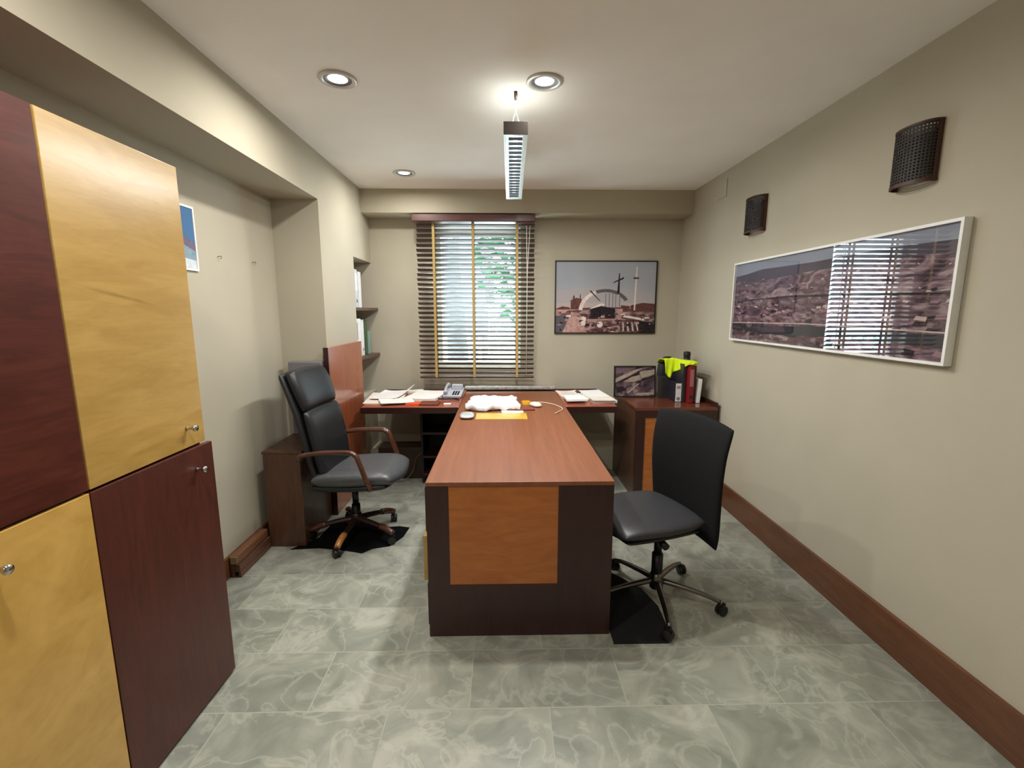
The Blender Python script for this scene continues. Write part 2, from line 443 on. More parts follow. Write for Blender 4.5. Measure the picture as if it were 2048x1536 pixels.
def tree(x, y, h, rad, mleaf, label, n=900, zc=None, tr=0.12):
    t = thing('leafy_tree', label, 'tree', (x, y, -0.3))
    b = BM()
    tube(b, arc_pts([(0, 0, 0), (0.03, 0, h * 0.3), (-0.04, 0.05, h * 0.65), (0, 0, h)]), [tr * (1 - 0.5 * i / 18) for i in range(19)], 10)
    obj('trunk', b, M_TRUNK, t, smooth=True)
    b = BM()
    zc = zc or h
    for i in range(n):
        d = Vector((random.gauss(0, 1), random.gauss(0, 1), random.gauss(0, 1))).normalized() * (random.random() ** 0.4)
        p = Vector((d.x * rad, d.y * rad, zc + d.z * rad * 1.1))
        s = random.uniform(0.07, 0.15)
        R = Matrix.Rotation(random.random() * 6.28, 3, 'Z') @ Matrix.Rotation(random.random() * 3.1, 3, 'X')
        q = [R @ Vector(v) for v in ((-s, 0, 0), (0, -s * 0.5, 0.02), (s, 0, 0), (0, s * 0.5, 0.02))]
        b.faces.new([b.verts.new(p + v) for v in q])
    obj('foliage', b, mleaf, t)
tree(0.9, 9.6, 2.9, 1.45, M_LEAF, 'green leafy tree outside right half of window', 1500)
tree(-0.75, 7.4, 3.6, 0.8, M_LEAF2, 'thick grey trunked tree outside left half of window', 420, 4.1, 0.2)
tree(2.6, 12.5, 3.4, 1.8, M_LEAF, 'green tree farther off to the right outside window', 900)

# ------------------------------------------------------------------ blind
t = thing('venetian_blind', 'dark wooden venetian blind with yellow tapes hanging over window', 'blind', (0, 0, 0))
BX0, BX1, BY = -0.765, 0.288, 4.26
obj('valance', bx(-0.79, 0.289, 4.172, 4.33, 2.246, 2.309), wood('mahogany_valance', (62, 26, 18), (84, 40, 28), (0.4, 5, 5), 0.35, 0.3), t, bevel=0.006)
NS = 32
zt, zb_ = 2.225, 0.905
ang = math.radians(-27)   # room-side edge raised: ground light passes up to the ceiling
for k in range(NS):
    z = zt + (zb_ - zt) * k / (NS - 1)
    b = BM()
    sag = 0.012 * (k / NS) ** 3
    Mx = Matrix.Translation((0, BY, z - 0.0)) @ Matrix.Rotation(sag * 0.4, 4, 'Y') @ Matrix.Rotation(ang, 4, 'X')
    box(b, BX0 + 0.004 * math.sin(k), BX1 + 0.003 * math.cos(k * 1.7), -0.024, 0.024, -0.0016, 0.0016, M=Mx)
    obj('slat', b, M_BLIND, t)
obj('bottom_rail', bx(BX0, BX1, BY - 0.026, BY + 0.026, 0.858, 0.876), M_BLIND, t, bevel=0.004)
for x in (-0.612, -0.262, 0.132):
    for s in (-1, 1):
        obj('ladder_tape', bx(x - 0.011, x + 0.011, BY + s * 0.028 - 0.001, BY + s * 0.028 + 0.001, 0.868, 2.25), M_TAPE, t)
b = BM(); tube(b, [(0.215, BY - 0.04, 2.22), (0.222, BY - 0.042, 1.75), (0.218, BY - 0.04, 0.9)], 0.0028, 6)
obj('pull_cord', b, M_PAPER2, t, smooth=True)
b = BM(); tube(b, [(0.245, BY - 0.04, 2.22), (0.223, BY - 0.042, 1.78)], 0.0025, 6)
obj('pull_cord', b, M_PAPER2, t, smooth=True)

# ------------------------------------------------------------------ downlights
def downlight(x, y, label):
    t = thing('recessed_downlight', label, 'ceiling light', (x, y, CEIL), 0)
    b = BM()
    lathe(b, [(0.058, 0.0), (0.083, 0.0), (0.085, -0.004), (0.080, -0.009), (0.068, -0.0095), (0.064, -0.006), (0.0625, -0.004)], 40)
    obj('trim_ring', b, M_TRIM, t, smooth=True)
    b = BM(); lathe(b, [(0.0625, -0.004), (0.045, -0.0015), (0.0445, 0.0), (0.0625, 0.0)], 40)
    obj('reflector', b, plain('satin_reflector', (120, 118, 120), 0.5, 0.3), t, smooth=True)
    b = BM(); lathe(b, [(0, -0.0035), (0.03, -0.003), (0.044, -0.001), (0.044, 0.0), (0, 0)], 40)
    obj('lens', b, M_LENS, t, smooth=True)
downlight(-0.749, 2.302, 'round recessed ceiling light, left one of the nearer pair')
downlight(0.197, 2.306, 'round recessed ceiling light, right one beside the hanging lamp')
downlight(-0.751, 3.741, 'round recessed ceiling light farthest away near back wall')
downlight(-0.749, 0.86, 'round ceiling light added for room light above the tall cabinet, outside the view')  # fittings from here on are unseen, added for the extra lamps
downlight(0.197, 0.86, 'round ceiling light added for room light above the viewer, outside the view')
downlight(-0.749, -0.6, 'unseen round ceiling light added for room light behind the viewer at left')
downlight(0.197, -0.6, 'unseen round ceiling light added for room light behind the viewer at right')

# ------------------------------------------------------------------ hanging louvre lamp
t = thing('pendant_lamp', 'long narrow louvred lamp hanging from ceiling above desk', 'hanging lamp', (0.066, 2.35, 2.305), math.radians(-1.0))
Lh = 1.27; w = 0.0585
b = BM()
box(b, -w, -w + 0.008, 0, Lh, 0.0, 0.056); box(b, w - 0.008, w, 0, Lh, 0.0, 0.056)
box(b, -w + 0.008, w - 0.008, 0, Lh, 0.05, 0.056)
for s in (-1, 1):
    x0, x1 = sorted((s * (w - 0.008), s * 0.034)); box(b, x0, x1, 0.0, Lh, 0.0, 0.006)
box(b, -0.034, 0.034, Lh - 0.02, Lh, 0, 0.006); box(b, -0.034, 0.034, 0, 0.015, 0, 0.006)
obj('housing', b, M_ALU, t, bevel=0.001)
obj('end_cap', bx(-w, w, -0.006, 0, 0.0, 0.058), plain('dark_bronze_cap', (36, 28, 22), 0.4, 0.3), t, bevel=0.001)
obj('end_cap', bx(-w, w, Lh, Lh + 0.005, 0.0, 0.058), M_ALU, t, bevel=0.001)
for k in range(18):
    y = 0.075 + k * (Lh - 0.13) / 17
    b = BM(); box(b, -0.034, 0.034, -0.0015, 0.0015, -0.007, 0.007, M=Matrix.Translation((0, y, 0.008)) @ Matrix.Rotation(math.radians(18), 4, 'X'))
    obj('louvre', b, plain('grey_louvre_metal', (110, 114, 116), 0.4, 0.5), t)
b = BM(); tube(b, [(0, 0.05, 0.035), (0, Lh - 0.05, 0.035)], 0.012, 12)
obj('tube', b, M_TUBE, t, smooth=True)
for yy in (0.06, Lh - 0.06):
    b = BM()
    zc_ = CEIL - 2.305
    lathe(b, [(0, zc_), (0.009, zc_), (0.009, zc_ - 0.018), (0.006, zc_ - 0.036), (0.003, zc_ - 0.04), (0, zc_ - 0.04)], 12, Matrix.Translation((0.0, yy, 0)))
    obj('ceiling_grip', b, plain('bronze_fitting', (96, 84, 72), 0.4, 0.6), t, smooth=True)
    b = BM()
    tube(b, [(0, yy, zc_ - 0.036), (0, yy, zc_ - 0.085)], 0.0035, 8)
    tube(b, [(0, yy, zc_ - 0.083), (-0.022, yy, 0.056)], 0.0014, 6)
    tube(b, [(0, yy, zc_ - 0.083), (0.022, yy, 0.056)], 0.0014, 6)
    obj('suspension_wire', b, M_ALU, t, smooth=True)

# ------------------------------------------------------------------ tall cabinet
t = thing('tall_cabinet', 'tall chequered cabinet of maple and cherry doors at left', 'cabinet', (0, 0, 0))
CX = -1.143
obj('body', bx(XN + 0.022, CX, 0.225, 1.70, 0.0, 1.955), M_RED, t, bevel=0.002)
def knob(parent, y, z, x=CX + 0.018):
    b = BM()
    Mx = Matrix.Translation((x, y, z)) @ Matrix.Rotation(PI / 2, 4, 'Y')
    lathe(b, [(0, 0), (0.008, 0), (0.0055, 0.006), (0.0045, 0.018), (0.009, 0.024), (0.012, 0.030), (0.0105, 0.036), (0, 0.038)], 20, Mx)
    o = obj('knob', b, M_CHR, parent, smooth=True); o['label'] = 'round chrome knob'
def door(y0, y1, z0, z1, m, ky, kz, lab, openA=0.0, flip=False):
    d = obj('door', bx(0, 0.018, y0 - y0, y1 - y0, z0, z1), m, t, bevel=0.0015)
    d.location = (CX + 0.001, y0, 0); d.rotation_euler = (0, 0, openA); d['label'] = lab
    b = BM()
    Mx = Matrix.Translation((0.018, ky - y0, kz)) @ Matrix.Rotation(PI / 2, 4, 'Y')
    lathe(b, [(0, 0), (0.008, 0), (0.0055, 0.006), (0.0045, 0.018), (0.009, 0.024), (0.012, 0.030), (0.0105, 0.036), (0, 0.038)], 20, Mx)
    k = obj('knob', b, M_CHR, d, smooth=True); k['label'] = 'round chrome knob'
door(1.213, 1.702, 0.992, 1.962, M_YEL_S, 1.61, 1.062, 'pale maple upper door')
door(1.213, 1.722, 0.012, 0.984, M_REDV, 1.625, 0.905, 'dark cherry lower door slightly ajar', -0.022)
door(0.722, 1.208, 0.992, 1.962, M_RED, 0.79, 1.06, 'dark cherry upper door')
door(0.722, 1.208, 0.012, 0.984, M_YELD, 0.958, 0.91, 'pale maple lower door')
door(0.228, 0.718, 0.992, 1.962, M_YEL, 0.30, 1.06, 'pale maple upper door')
door(0.228, 0.718, 0.012, 0.984, M_REDV, 0.30, 0.912, 'dark cherry lower door')

# ------------------------------------------------------------------ desk
DX0, DX1, DY0, DY1 = -0.337, 0.487, 1.905, 4.185
t = thing('office_desk', 'long cherry desk with dark front and orange inlay panel', 'desk', (0, 0, 0))
obj('desk_top', bx(DX0, DX1, DY0 - 0.004, DY1, 0.722, 0.741), M_TOP, t, bevel=0.002)
b = BM()
# front end panel as frame around the inlay
px0, px1, pz0, pz1 = -0.239, 0.243, 0.256, 0.722
fy = DY0
box(b, DX0, px0, fy, fy + 0.03, 0.0, 0.722); box(b, px1, DX1, fy, fy + 0.03, 0, 0.722)
box(b, px0, px1, fy, fy + 0.03, 0, pz0)
obj('front_panel', b, M_DFR, t)
obj('inlay_panel', bx(px0, px1, fy + 0.002, fy + 0.028, pz0, pz1), M_ORG, t)
obj('pedestal', bx(DX0, DX1 - 0.3, fy + 0.03, fy + 0.5, 0.0, 0.722), M_DFR, t)
obj('side_rail', bx(DX1 - 0.02, DX1, fy + 0.03, DY1, 0.62, 0.722), M_DFR, t)
obj('modesty_panel', bx(0.06, 0.085, fy + 0.5, 3.9, 0.1, 0.722), M_DFR, t)
obj('far_panel', bx(DX0 + 0.05, DX1 - 0.05, DY1 - 0.10, DY1 - 0.07, 0, 0.722), M_DFR, t)
for z0, z1, xp in ((0.49, 0.70, 0.012), (0.253, 0.470, 0.026), (0.03, 0.235, 0.012)):
    d = obj('drawer', bx(DX0 - xp, DX0 + 0.02, fy + 0.045, fy + 0.46, z0, z1), M_YEL if xp > 0.02 else M_DFR, t, bevel=0.002)
    if xp > 0.02: d['label'] = 'pale maple drawer slightly pulled out'
    b = BM(); lathe(b, [(0, 0), (0.006, 0), (0.005, 0.015), (0.011, 0.022), (0.010, 0.03), (0, 0.032)], 14,
                    Matrix.Translation((DX0 - xp, fy + 0.25, (z0 + z1) / 2)) @ Matrix.Rotation(-PI / 2, 4, 'Y'))
    obj('knob', b, M_CHR, d, smooth=True)

# ------------------------------------------------------------------ worktop along the back
WTZ = 0.741
t = thing('wall_worktop', 'long cherry worktop running under the window behind desk', 'worktop', (0, 0, 0))
obj('top', bx(-1.10, DX0 - 0.004, 3.505, 4.27, 0.69, WTZ), M_WT, t, bevel=0.008, segs=3)
obj('top', bx(DX1 + 0.004, 0.895, 3.505, 4.27, 0.69, WTZ), M_WT, t, bevel=0.008, segs=3)
obj('edge_band', bx(-1.102, DX0 - 0.004, 3.495, 3.506, 0.688, WTZ - 0.004), M_DFR, t, bevel=0.002)
obj('edge_band', bx(DX1 + 0.004, 0.897, 3.495, 3.506, 0.688, WTZ - 0.004), M_DFR, t, bevel=0.002)
obj('back_strip', bx(-1.10, DX0 - 0.004, 4.27, 4.285, 0.70, WTZ + 0.006), M_DFR, t)
obj('back_strip', bx(DX1 + 0.004, 0.89, 4.27, 4.285, 0.70, WTZ + 0.006), M_DFR, t)
obj('rear_bearer', bx(-1.05, 0.85, 4.285, YB, 0.66, 0.70), M_DFR, t)
tag(obj('window_ledge', bx(-0.36, 0.5, 4.29, YB, 0.74, 0.765), plain('mottled_grey_stone', (168, 158, 148), 0.5, var=0.35, scale=40), bevel=0.003),
    'mottled grey stone ledge on back wall behind far end of desk', 'ledge')

t = thing('shelf_unit', 'black open shelf unit standing beneath the worktop', 'shelf unit', (0, 0, 0))
b = BM()
box(b, -0.70, -0.68, 3.80, 4.12, 0.08, 0.685); box(b, -0.345, -0.325, 3.80, 4.12, 0.08, 0.685)
box(b, -0.68, -0.345, 4.10, 4.12, 0.08, 0.685)
box(b, -0.68, -0.345, 3.80, 4.10, 0.66, 0.685)
obj('frame', b, M_BLACK, t)
for z in (0.08, 0.235, 0.44):
    obj('shelf', bx(-0.68, -0.345, 3.79, 4.10, z, z + 0.018), M_DFR, t)
for x in (-0.69, -0.335):
    for y in (3.83, 4.09):
        obj('leg', bx(x - 0.01, x + 0.01, y - 0.01, y + 0.01, 0.0, 0.08), M_BLACK, t)
tag(obj('plinth_box', bx(-1.10, -0.715, 3.93, 4.135, 0.0, 0.285), M_DKB, bevel=0.004),
    'low dark brown wooden box on floor under left part of worktop', 'box')
b = BM(); tube(b, arc_pts([(-0.70, 3.90, 0.26), (-0.76, 3.885, 0.2), (-0.79, 3.87, 0.09), (-0.86, 3.85, 0.02), (-1.0, 3.83, 0.006)]), 0.004, 6)
tag(obj('power_cable', b, plain('brown_cable', (110, 98, 78), 0.5), smooth=True), 'thin brown cable curving down in front of dark floor box', 'cable')
b = BM(); lathe(b, [(0, 0), (0.035, 0), (0.042, 0.03), (0.04, 0.07), (0.03, 0.075), (0, 0.078)], 16)
o = obj('paper_lump', b, M_PAPER2, smooth=True); o.location = (-0.60, 3.72, 0)
tag(o, 'small crumpled cream paper lump on floor below shelf unit', 'crumpled paper')

# ------------------------------------------------------------------ pier panel, shelf recess with binders
tag(obj('cladding_panel', bx(XL, XL + 0.022, 3.205, 3.955, 0.0, 1.222), [M_PAN], bevel=0.001),
    'glossy cherry panel fixed to lower half of the pier', 'wall panel')
tag(obj('panel_end_strip', bx(XL - 0.012, XL + 0.0225, 3.195, 3.2045, 0.0, 1.224), M_DFR),
    'thin dark edge strip on near side of cherry pier panel', 'edge strip')
def shelf(z, lab):
    b = BM()
    n = 8
    vs = [(XN + 0.001, 3.935), (XL, 3.935)] + [(XL + 0.05 * math.sin(PI / 2 * k / n), 4.0 + (YB - 4.0) * k / n) for k in range(1, n + 1)] + [(XN + 0.001, YB - 0.001)]
    lo = [b.verts.new((x, min(y, YB - 0.001), z - 0.025)) for x, y in vs]; hi = [b.verts.new((x, min(y, YB - 0.001), z)) for x, y in vs]
    b.faces.new(lo); b.faces.new(hi)
    for i in range(len(vs)):
        j = (i + 1) % len(vs); b.faces.new((lo[i], lo[j], hi[j], hi[i]))
    tag(obj('recess_shelf', b, M_BRN), lab, 'shelf')
shelf(1.505, 'upper brown shelf in recess left of window')
shelf(1.08, 'lower brown shelf in recess left of window')
def binder(x, y, z, h, wd, m, label, group=None, rz=0, tilt=0, dep=0.27, hole=True, lab_m=None, face='x'):
    """spine faces +x (face x) or -y (face y); origin bottom of spine centre"""
    t = thing('lever_arch_binder', label, 'binder', (x, y, z), rz, group)
    if tilt: t.rotation_euler = (tilt[0], tilt[1], rz)
    obj('cover', bx(-dep, 0, -wd / 2, wd / 2, 0.0, h), m, t, bevel=0.004)
    if lab_m: obj('spine_label', bx(0, 0.0008, -wd * 0.38, wd * 0.38, h * 0.45, h * 0.9), lab_m, t)
    if hole:
        b = BM(); lathe(b, [(0.006, 0), (0.013, 0), (0.013, 0.002), (0.006, 0.002)], 16, Matrix.Translation((0.0, 0, h * 0.17)) @ Matrix.Rotation(PI / 2, 4, 'Y'))
        obj('finger_ring', b, M_PLB, t)
    return t
M_BW = plain('white_binder_card', (222, 220, 222), 0.5); M_BG = plain('green_binder_card', (58, 84, 48), 0.5)
M_BT = plain('pale_teal_card', (136, 168, 158), 0.5)
binder(-1.262, 3.985, 1.505, 0.32, 0.075, M_BW, 'white binder nearest the pier on upper recess shelf', 'binders in the wall recess', lab_m=M_INK)
binder(-1.262, 4.075, 1.505, 0.325, 0.06, plain('grey_white_card', (198, 198, 204), 0.5), 'grey white binder in middle of upper recess shelf', 'binders in the wall recess', lab_m=M_PAPER)
binder(-1.255, 4.155, 1.505, 0.31, 0.07, M_BW, 'white binder farthest from pier on upper recess shelf', 'binders in the wall recess', hole=False)
binder(-1.25, 3.99, 1.08, 0.33, 0.07, M_BW, 'white binder nearest the pier on lower recess shelf', 'binders in the wall recess', lab_m=M_INK)
binder(-1.25, 4.07, 1.08, 0.33, 0.07, M_BW, 'second white binder along the lower recess shelf', 'binders in the wall recess', lab_m=M_PAPER2)
binder(-1.25, 4.155, 1.08, 0.32, 0.07, M_BW, 'white binder beside the green one on lower recess shelf', 'binders in the wall recess')
binder(-1.245, 4.24, 1.08, 0.315, 0.065, M_BG, 'dark green binder on lower recess shelf', 'binders in the wall recess', hole=False)
binder(-1.235, 4.315, 1.08, 0.21, 0.05, M_BT, 'short pale teal folder at end of lower recess shelf', 'binders in the wall recess', hole=False)
binder(-1.235, 3.98, 0.722, 0.31, 0.06, M_BW, 'white binder standing below the shelves at worktop level', 'binders in the wall recess', hole=False)

# ------------------------------------------------------------------ low cabinet behind left chair, grey printer, timber
t = thing('low_cabinet', 'low brown cabinet on floor behind the armchair', 'cabinet', (0, 0, 0))
obj('body', bx(-1.475, -1.25, 2.76, 3.232, 0.0, 0.60), M_BRN, t, bevel=0.002)
obj('top', bx(-1.485, -1.24, 2.75, 3.235, 0.60, 0.62), M_BRN, t, bevel=0.002)
obj('front_panel', bx(-1.475, -1.25, 2.742, 2.76, 0.0, 0.60), M_BRN, t, bevel=0.002)
t = thing('grey_storage_box', 'flat grey storage box upright on low cabinet against the pier', 'box', (-1.36, 3.194, 0.62))
obj('box_body', bx(-0.108, 0.108, -0.034, 0.034, 0, 0.44), M_GREY, t, bevel=0.006)
obj('lid', bx(-0.112, 0.112, -0.038, 0.038, 0.44, 0.51), M_GREY, t, bevel=0.006)
t = thing('timber_offcut', 'long square timber lying on top of the other by left baseboard', 'timber', (0, 0, 0))
b = BM(); box(b, -1.522, -1.475, 2.40, 2.735, 0.075, 0.13)
obj('length', b, wood('brown_timber', (96, 60, 40), (124, 82, 56), (6, 0.4, 6), 0.4, 0.2), t, bevel=0.01)
obj('sawn_end', bx(-1.519, -1.478, 2.396, 2.402, 0.079, 0.126), plain('raw_sawn_wood', (150, 128, 92), 0.8, var=0.1), t, bevel=0.003)
t = thing('timber_offcut', 'long grooved timber lying on floor beneath the square one', 'timber', (0, 0, 0))
b = BM(); box(b, -1.525, -1.50, 2.40, 2.735, 0.0, 0.075); box(b, -1.50, -1.468, 2.40, 2.735, 0.03, 0.075)
box(b, -1.482, -1.464, 2.40, 2.735, 0.0, 0.03)
obj('length', b, wood('dark_timber', (78, 48, 34), (108, 70, 52), (6, 0.4, 6), 0.4, 0.2), t, bevel=0.004)

# ------------------------------------------------------------------ pictures
def poly_on(bm, pts, mi, d=0.0004, W_=1, H_=1):
    """pts in 0..1 of picture; local x right, z up, facing -y"""
    v0 = [bm.verts.new((x * W_, -d, y * H_)) for x, y in pts]
    f = bm.faces.new(v0); f.material_index = mi
def frame_pic(name, label, loc, rz, Wd, Hd, fw, fd, fmat, mats, draw, glass=True, tiltx=0, fam='picture'):
    t = thing(name, label, fam, loc); t.rotation_euler = (tiltx, 0, rz)
    b = BM()
    box(b, 0, Wd, 0, fd, 0, fw); box(b, 0, Wd, 0, fd, Hd - fw, Hd)
    box(b, 0, fw, 0, fd, fw, Hd - fw); box(b, Wd - fw, Wd, 0, fd, fw, Hd - fw)
    obj('frame', b, fmat, t)
    b = BM()
    y = fd * 0.45
    box(b, fw, Wd - fw, y, fd - 0.001, fw, Hd - fw, mi=0)
    iw, ih = Wd - 2 * fw, Hd - 2 * fw
    layer = [0]
    def P(pts, mi):
        layer[0] += 1
        d = 0.0002 + layer[0] * 0.000008
        v = [b.verts.new((fw + min(max(px, 0), 1) * iw, y - d, fw + min(max(py, 0), 1) * ih)) for px, py in pts]
        try:
            f = b.faces.new(v); f.material_index = mi
        except ValueError: pass
    draw(P)
    me_o = obj('print', b, mats, t)
    if glass:
        obj('glass', bx(fw, Wd - fw, 0.0015, 0.0030, fw, Hd - fw), M_PICG, t)
    return t
def pm(name, c, var=0.15, scale=30):
    return plain(name, c, 0.6, spec=0.2, var=var, scale=scale)
def noise_pic(name, cols, scale, dist, sz=(1, 1, 1)):
    m, t, b = newmat(name); n = t.nodes; L = t.links.new
    tc = n.new('ShaderNodeTexCoord'); mp = n.new('ShaderNodeMapping'); mp.inputs['Scale'].default_value = sz
    ns = n.new('ShaderNodeTexNoise'); ns.inputs['Scale'].default_value = scale; ns.inputs['Detail'].default_value = 6; ns.inputs['Distortion'].default_value = dist
    r = n.new('ShaderNodeValToRGB'); e = r.color_ramp.elements
    e[0].position = 0.34; e[0].color = srgb(*cols[0]); e[1].position = 0.66; e[1].color = srgb(*cols[-1])
    for i, c in enumerate(cols[1:-1]):
        k = e.new(0.34 + 0.32 * (i + 1) / (len(cols) - 1)); k.color = srgb(*c)
    L(tc.outputs['Object'], mp.inputs[0]); L(mp.outputs[0], ns.inputs['Vector']); L(ns.outputs['Fac'], r.inputs[0]); L(r.outputs[0], b.inputs['Base Color'])
    b.inputs['Roughness'].default_value = 0.6; b.inputs['Specular IOR Level'].default_value = 0.1
    return m
PS = [pm('print_sky', (162, 166, 174), 0.05, 3), noise_pic('print_ground', [(60, 40, 44), (112, 82, 82), (168, 138, 132)], 14, 1.0, (1, 1, 2)),
      pm('print_dark', (42, 32, 38), 0.5, 50), pm('print_pink', (180, 142, 136), 0.3, 25), pm('print_pale', (222, 208, 198)), pm('print_steel', (92, 90, 94)),
      pm('print_horizon', (172, 166, 168), 0.05, 3), pm('print_brown', (98, 62, 58), 0.35, 60), pm('print_haze', (184, 170, 166), 0.05, 3)]
def draw_site(P):
    P([(0, 0.28), (1, 0.28), (1, 0.56), (0.5, 0.66), (0, 0.6)], 6)
    P([(0, 0.28), (1, 0.28), (1, 0.40), (0.6, 0.44), (0, 0.42)], 8)
    P([(0, 0), (1, 0), (1, 0.36), (0.72, 0.38), (0.4, 0.36), (0, 0.33)], 1)
    for x0, x1, y1 in ((0.0, 0.14, 0.36), (0.15, 0.26, 0.48), (0.76, 1.0, 0.41), (0.5, 0.74, 0.38), (0.17, 0.19, 0.52), (0.24, 0.25, 0.54)):
        P([(x0, 0.3), (x1, 0.3), (x1, y1), ((x0 + x1) / 2, y1 + 0.015), (x0, y1 - 0.02)], 7)
    # arch
    for i in range(18):
        a0, a1 = [PI * (0.98 - 0.80 * (k / 18)) for k in (i, i + 1)]
        def q(a, r): return (0.50 + math.cos(a) * 0.27 * r, 0.30 + math.sin(a) * 0.32 * r)
        P([q(a0, 1.0), q(a1, 1.0), q(a1, 0.86), q(a0, 0.86)], 4 if i < 8 else 5)
    P([(0.34, 0.34), (0.46, 0.42), (0.5, 0.40), (0.44, 0.34)], 4)
    for x in (0.50, 0.535, 0.57, 0.60, 0.64): P([(x, 0.36), (x + 0.005, 0.36), (x + 0.005, 0.54), (x, 0.54)], 5)
    P([(0.49, 0.36), (0.66, 0.36), (0.64, 0.54), (0.5, 0.54)], 6)
    for x in (0.50, 0.535, 0.57, 0.60, 0.64): P([(x, 0.36), (x + 0.006, 0.36), (x + 0.006, 0.56), (x, 0.56)], 5)
    P([(0.615, 0.56), (0.64, 0.56), (0.637, 0.84), (0.628, 0.84)], 2)      # crossed mast
    P([(0.57, 0.70), (0.58, 0.72), (0.68, 0.79), (0.675, 0.76)], 2)
    P([(0.34, 0.59), (0.35, 0.60), (0.45, 0.45), (0.44, 0.45)], 2)
    P([(0.788, 0.32), (0.803, 0.32), (0.812, 0.93), (0.800, 0.93)], 4)     # tall pale mast
    P([(0.775, 0.76), (0.83, 0.76), (0.83, 0.785), (0.775, 0.785)], 7)
    P([(0.0, 0.22), (0.12, 0.31), (0.26, 0.33), (0.0, 0.33)], 3)
    P([(0.34, 0.20), (0.60, 0.20), (0.60, 0.34), (0.46, 0.38), (0.36, 0.34)], 2)
    P([(0.0, 0.0), (0.10, 0.0), (0.12, 0.24), (0.0, 0.24)], 5)
    P([(0.07, 0.0), (0.32, 0.0), (0.25, 0.25), (0.16, 0.3)], 3)
    P([(0.68, 0.22), (0.9, 0.17), (0.9, 0.20), (0.70, 0.25)], 4)
    P([(0.62, 0.2), (0.66, 0.2), (0.68, 0.34), (0.6, 0.34)], 3)
    P([(0.26, 0.1), (0.3, 0.1), (0.31, 0.23), (0.26, 0.23)], 4)
    P([(0.32, 0.17), (0.66, 0.185), (0.66, 0.2), (0.32, 0.19)], 3)
    for k in range(9): P([(0.66 + k * 0.025, 0.02), (0.672 + k * 0.025, 0.02), (0.666 + k * 0.022, 0.15), (0.66 + k * 0.022, 0.15)], 4 if k % 2 else 2)
    P([(0.45 + 0.03 * math.cos(a * PI / 6), 0.115 + 0.045 * math.sin(a * PI / 6)) for a in range(12)], 4)
    P([(0.85, 0), (1, 0), (1, 0.14), (0.84, 0.17)], 2)
    rnd = random.Random(3)
    for k in range(60):
        x, y = rnd.random(), rnd.random() * 0.28; w_, h_ = rnd.uniform(0.01, 0.05), rnd.uniform(0.006, 0.03)
        P([(x, y), (x + w_, y + rnd.uniform(-.01, .01)), (x + w_, y + h_), (x, y + h_)], rnd.choice([2, 3, 7, 2, 4, 5]))
frame_pic('framed_picture', 'framed photograph of a construction site with arch and masts on back wall', (0.497, YB - 0.022, 1.262), 0, 0.968, 0.682, 0.010, 0.020, M_BLACK, PS, draw_site, glass=False)

PA = [noise_pic('aerial_base', [(60, 44, 56), (104, 82, 94), (160, 138, 142)], 7, 1.5, (1, 1, 2.6)), pm('aerial_sky', (138, 144, 158), 0.05, 2), pm('aerial_hill', (72, 66, 80), 0.2, 8),
      pm('aerial_dark', (34, 28, 34)), pm('aerial_pale', (190, 168, 166)), pm('aerial_mauve', (140, 108, 118)), pm('aerial_water', (46, 48, 58), 0.1, 6), pm('aerial_dusky', (92, 66, 70))]
def draw_aerial(P):
    P([(0, 0.84), (0.2, 0.88), (0.5, 0.87), (0.8, 0.9), (1, 0.88), (1, 1), (0, 1)], 1)
    P([(0, 0.72), (0.5, 0.79), (1, 0.8), (1, 0.88), (0.8, 0.9), (0.5, 0.88), (0.2, 0.89), (0, 0.83)], 2)
    rnd = random.Random(11)
    for k in range(420):
        y = rnd.random() * 0.76; x = rnd.random()
        s = 0.4 + 1.3 * (0.76 - y)
        w_, h_ = rnd.uniform(0.008, 0.04) * s, rnd.uniform(0.008, 0.035) * s
        sk = rnd.uniform(-0.015, 0.015)
        P([(x, y), (x + w_, y + sk), (x + w_ * 1.1, y + sk + h_), (x + 0.2 * w_, y + h_)], rnd.choice([3, 4, 5, 7, 3, 5, 7, 4] if y > 0.3 else [3, 5, 7, 7]))
    P([(0, 0.13), (0.35, 0.1), (0.7, 0.13), (1, 0.1), (1, 0.2), (0.6, 0.22), (0.3, 0.2), (0, 0.21)], 6)
    P([(0, 0.215), (0.5, 0.235), (1, 0.21), (1, 0.222), (0.5, 0.247), (0, 0.228)], 4)
    P([(0.0, 0.5), (0.4, 0.53), (1, 0.5), (1, 0.515), (0.4, 0.55), (0, 0.51)], 3)
# right wall picture: facing -x ; local x runs from far (Y 3.335) to near (1.68)
frame_pic('panorama_picture', 'wide white framed aerial panorama with glass on right wall', (XR - 0.034, 3.335, 1.268), -PI / 2, 1.652, 0.54, 0.012, 0.032, M_WHP, PA, draw_aerial, glass=True)

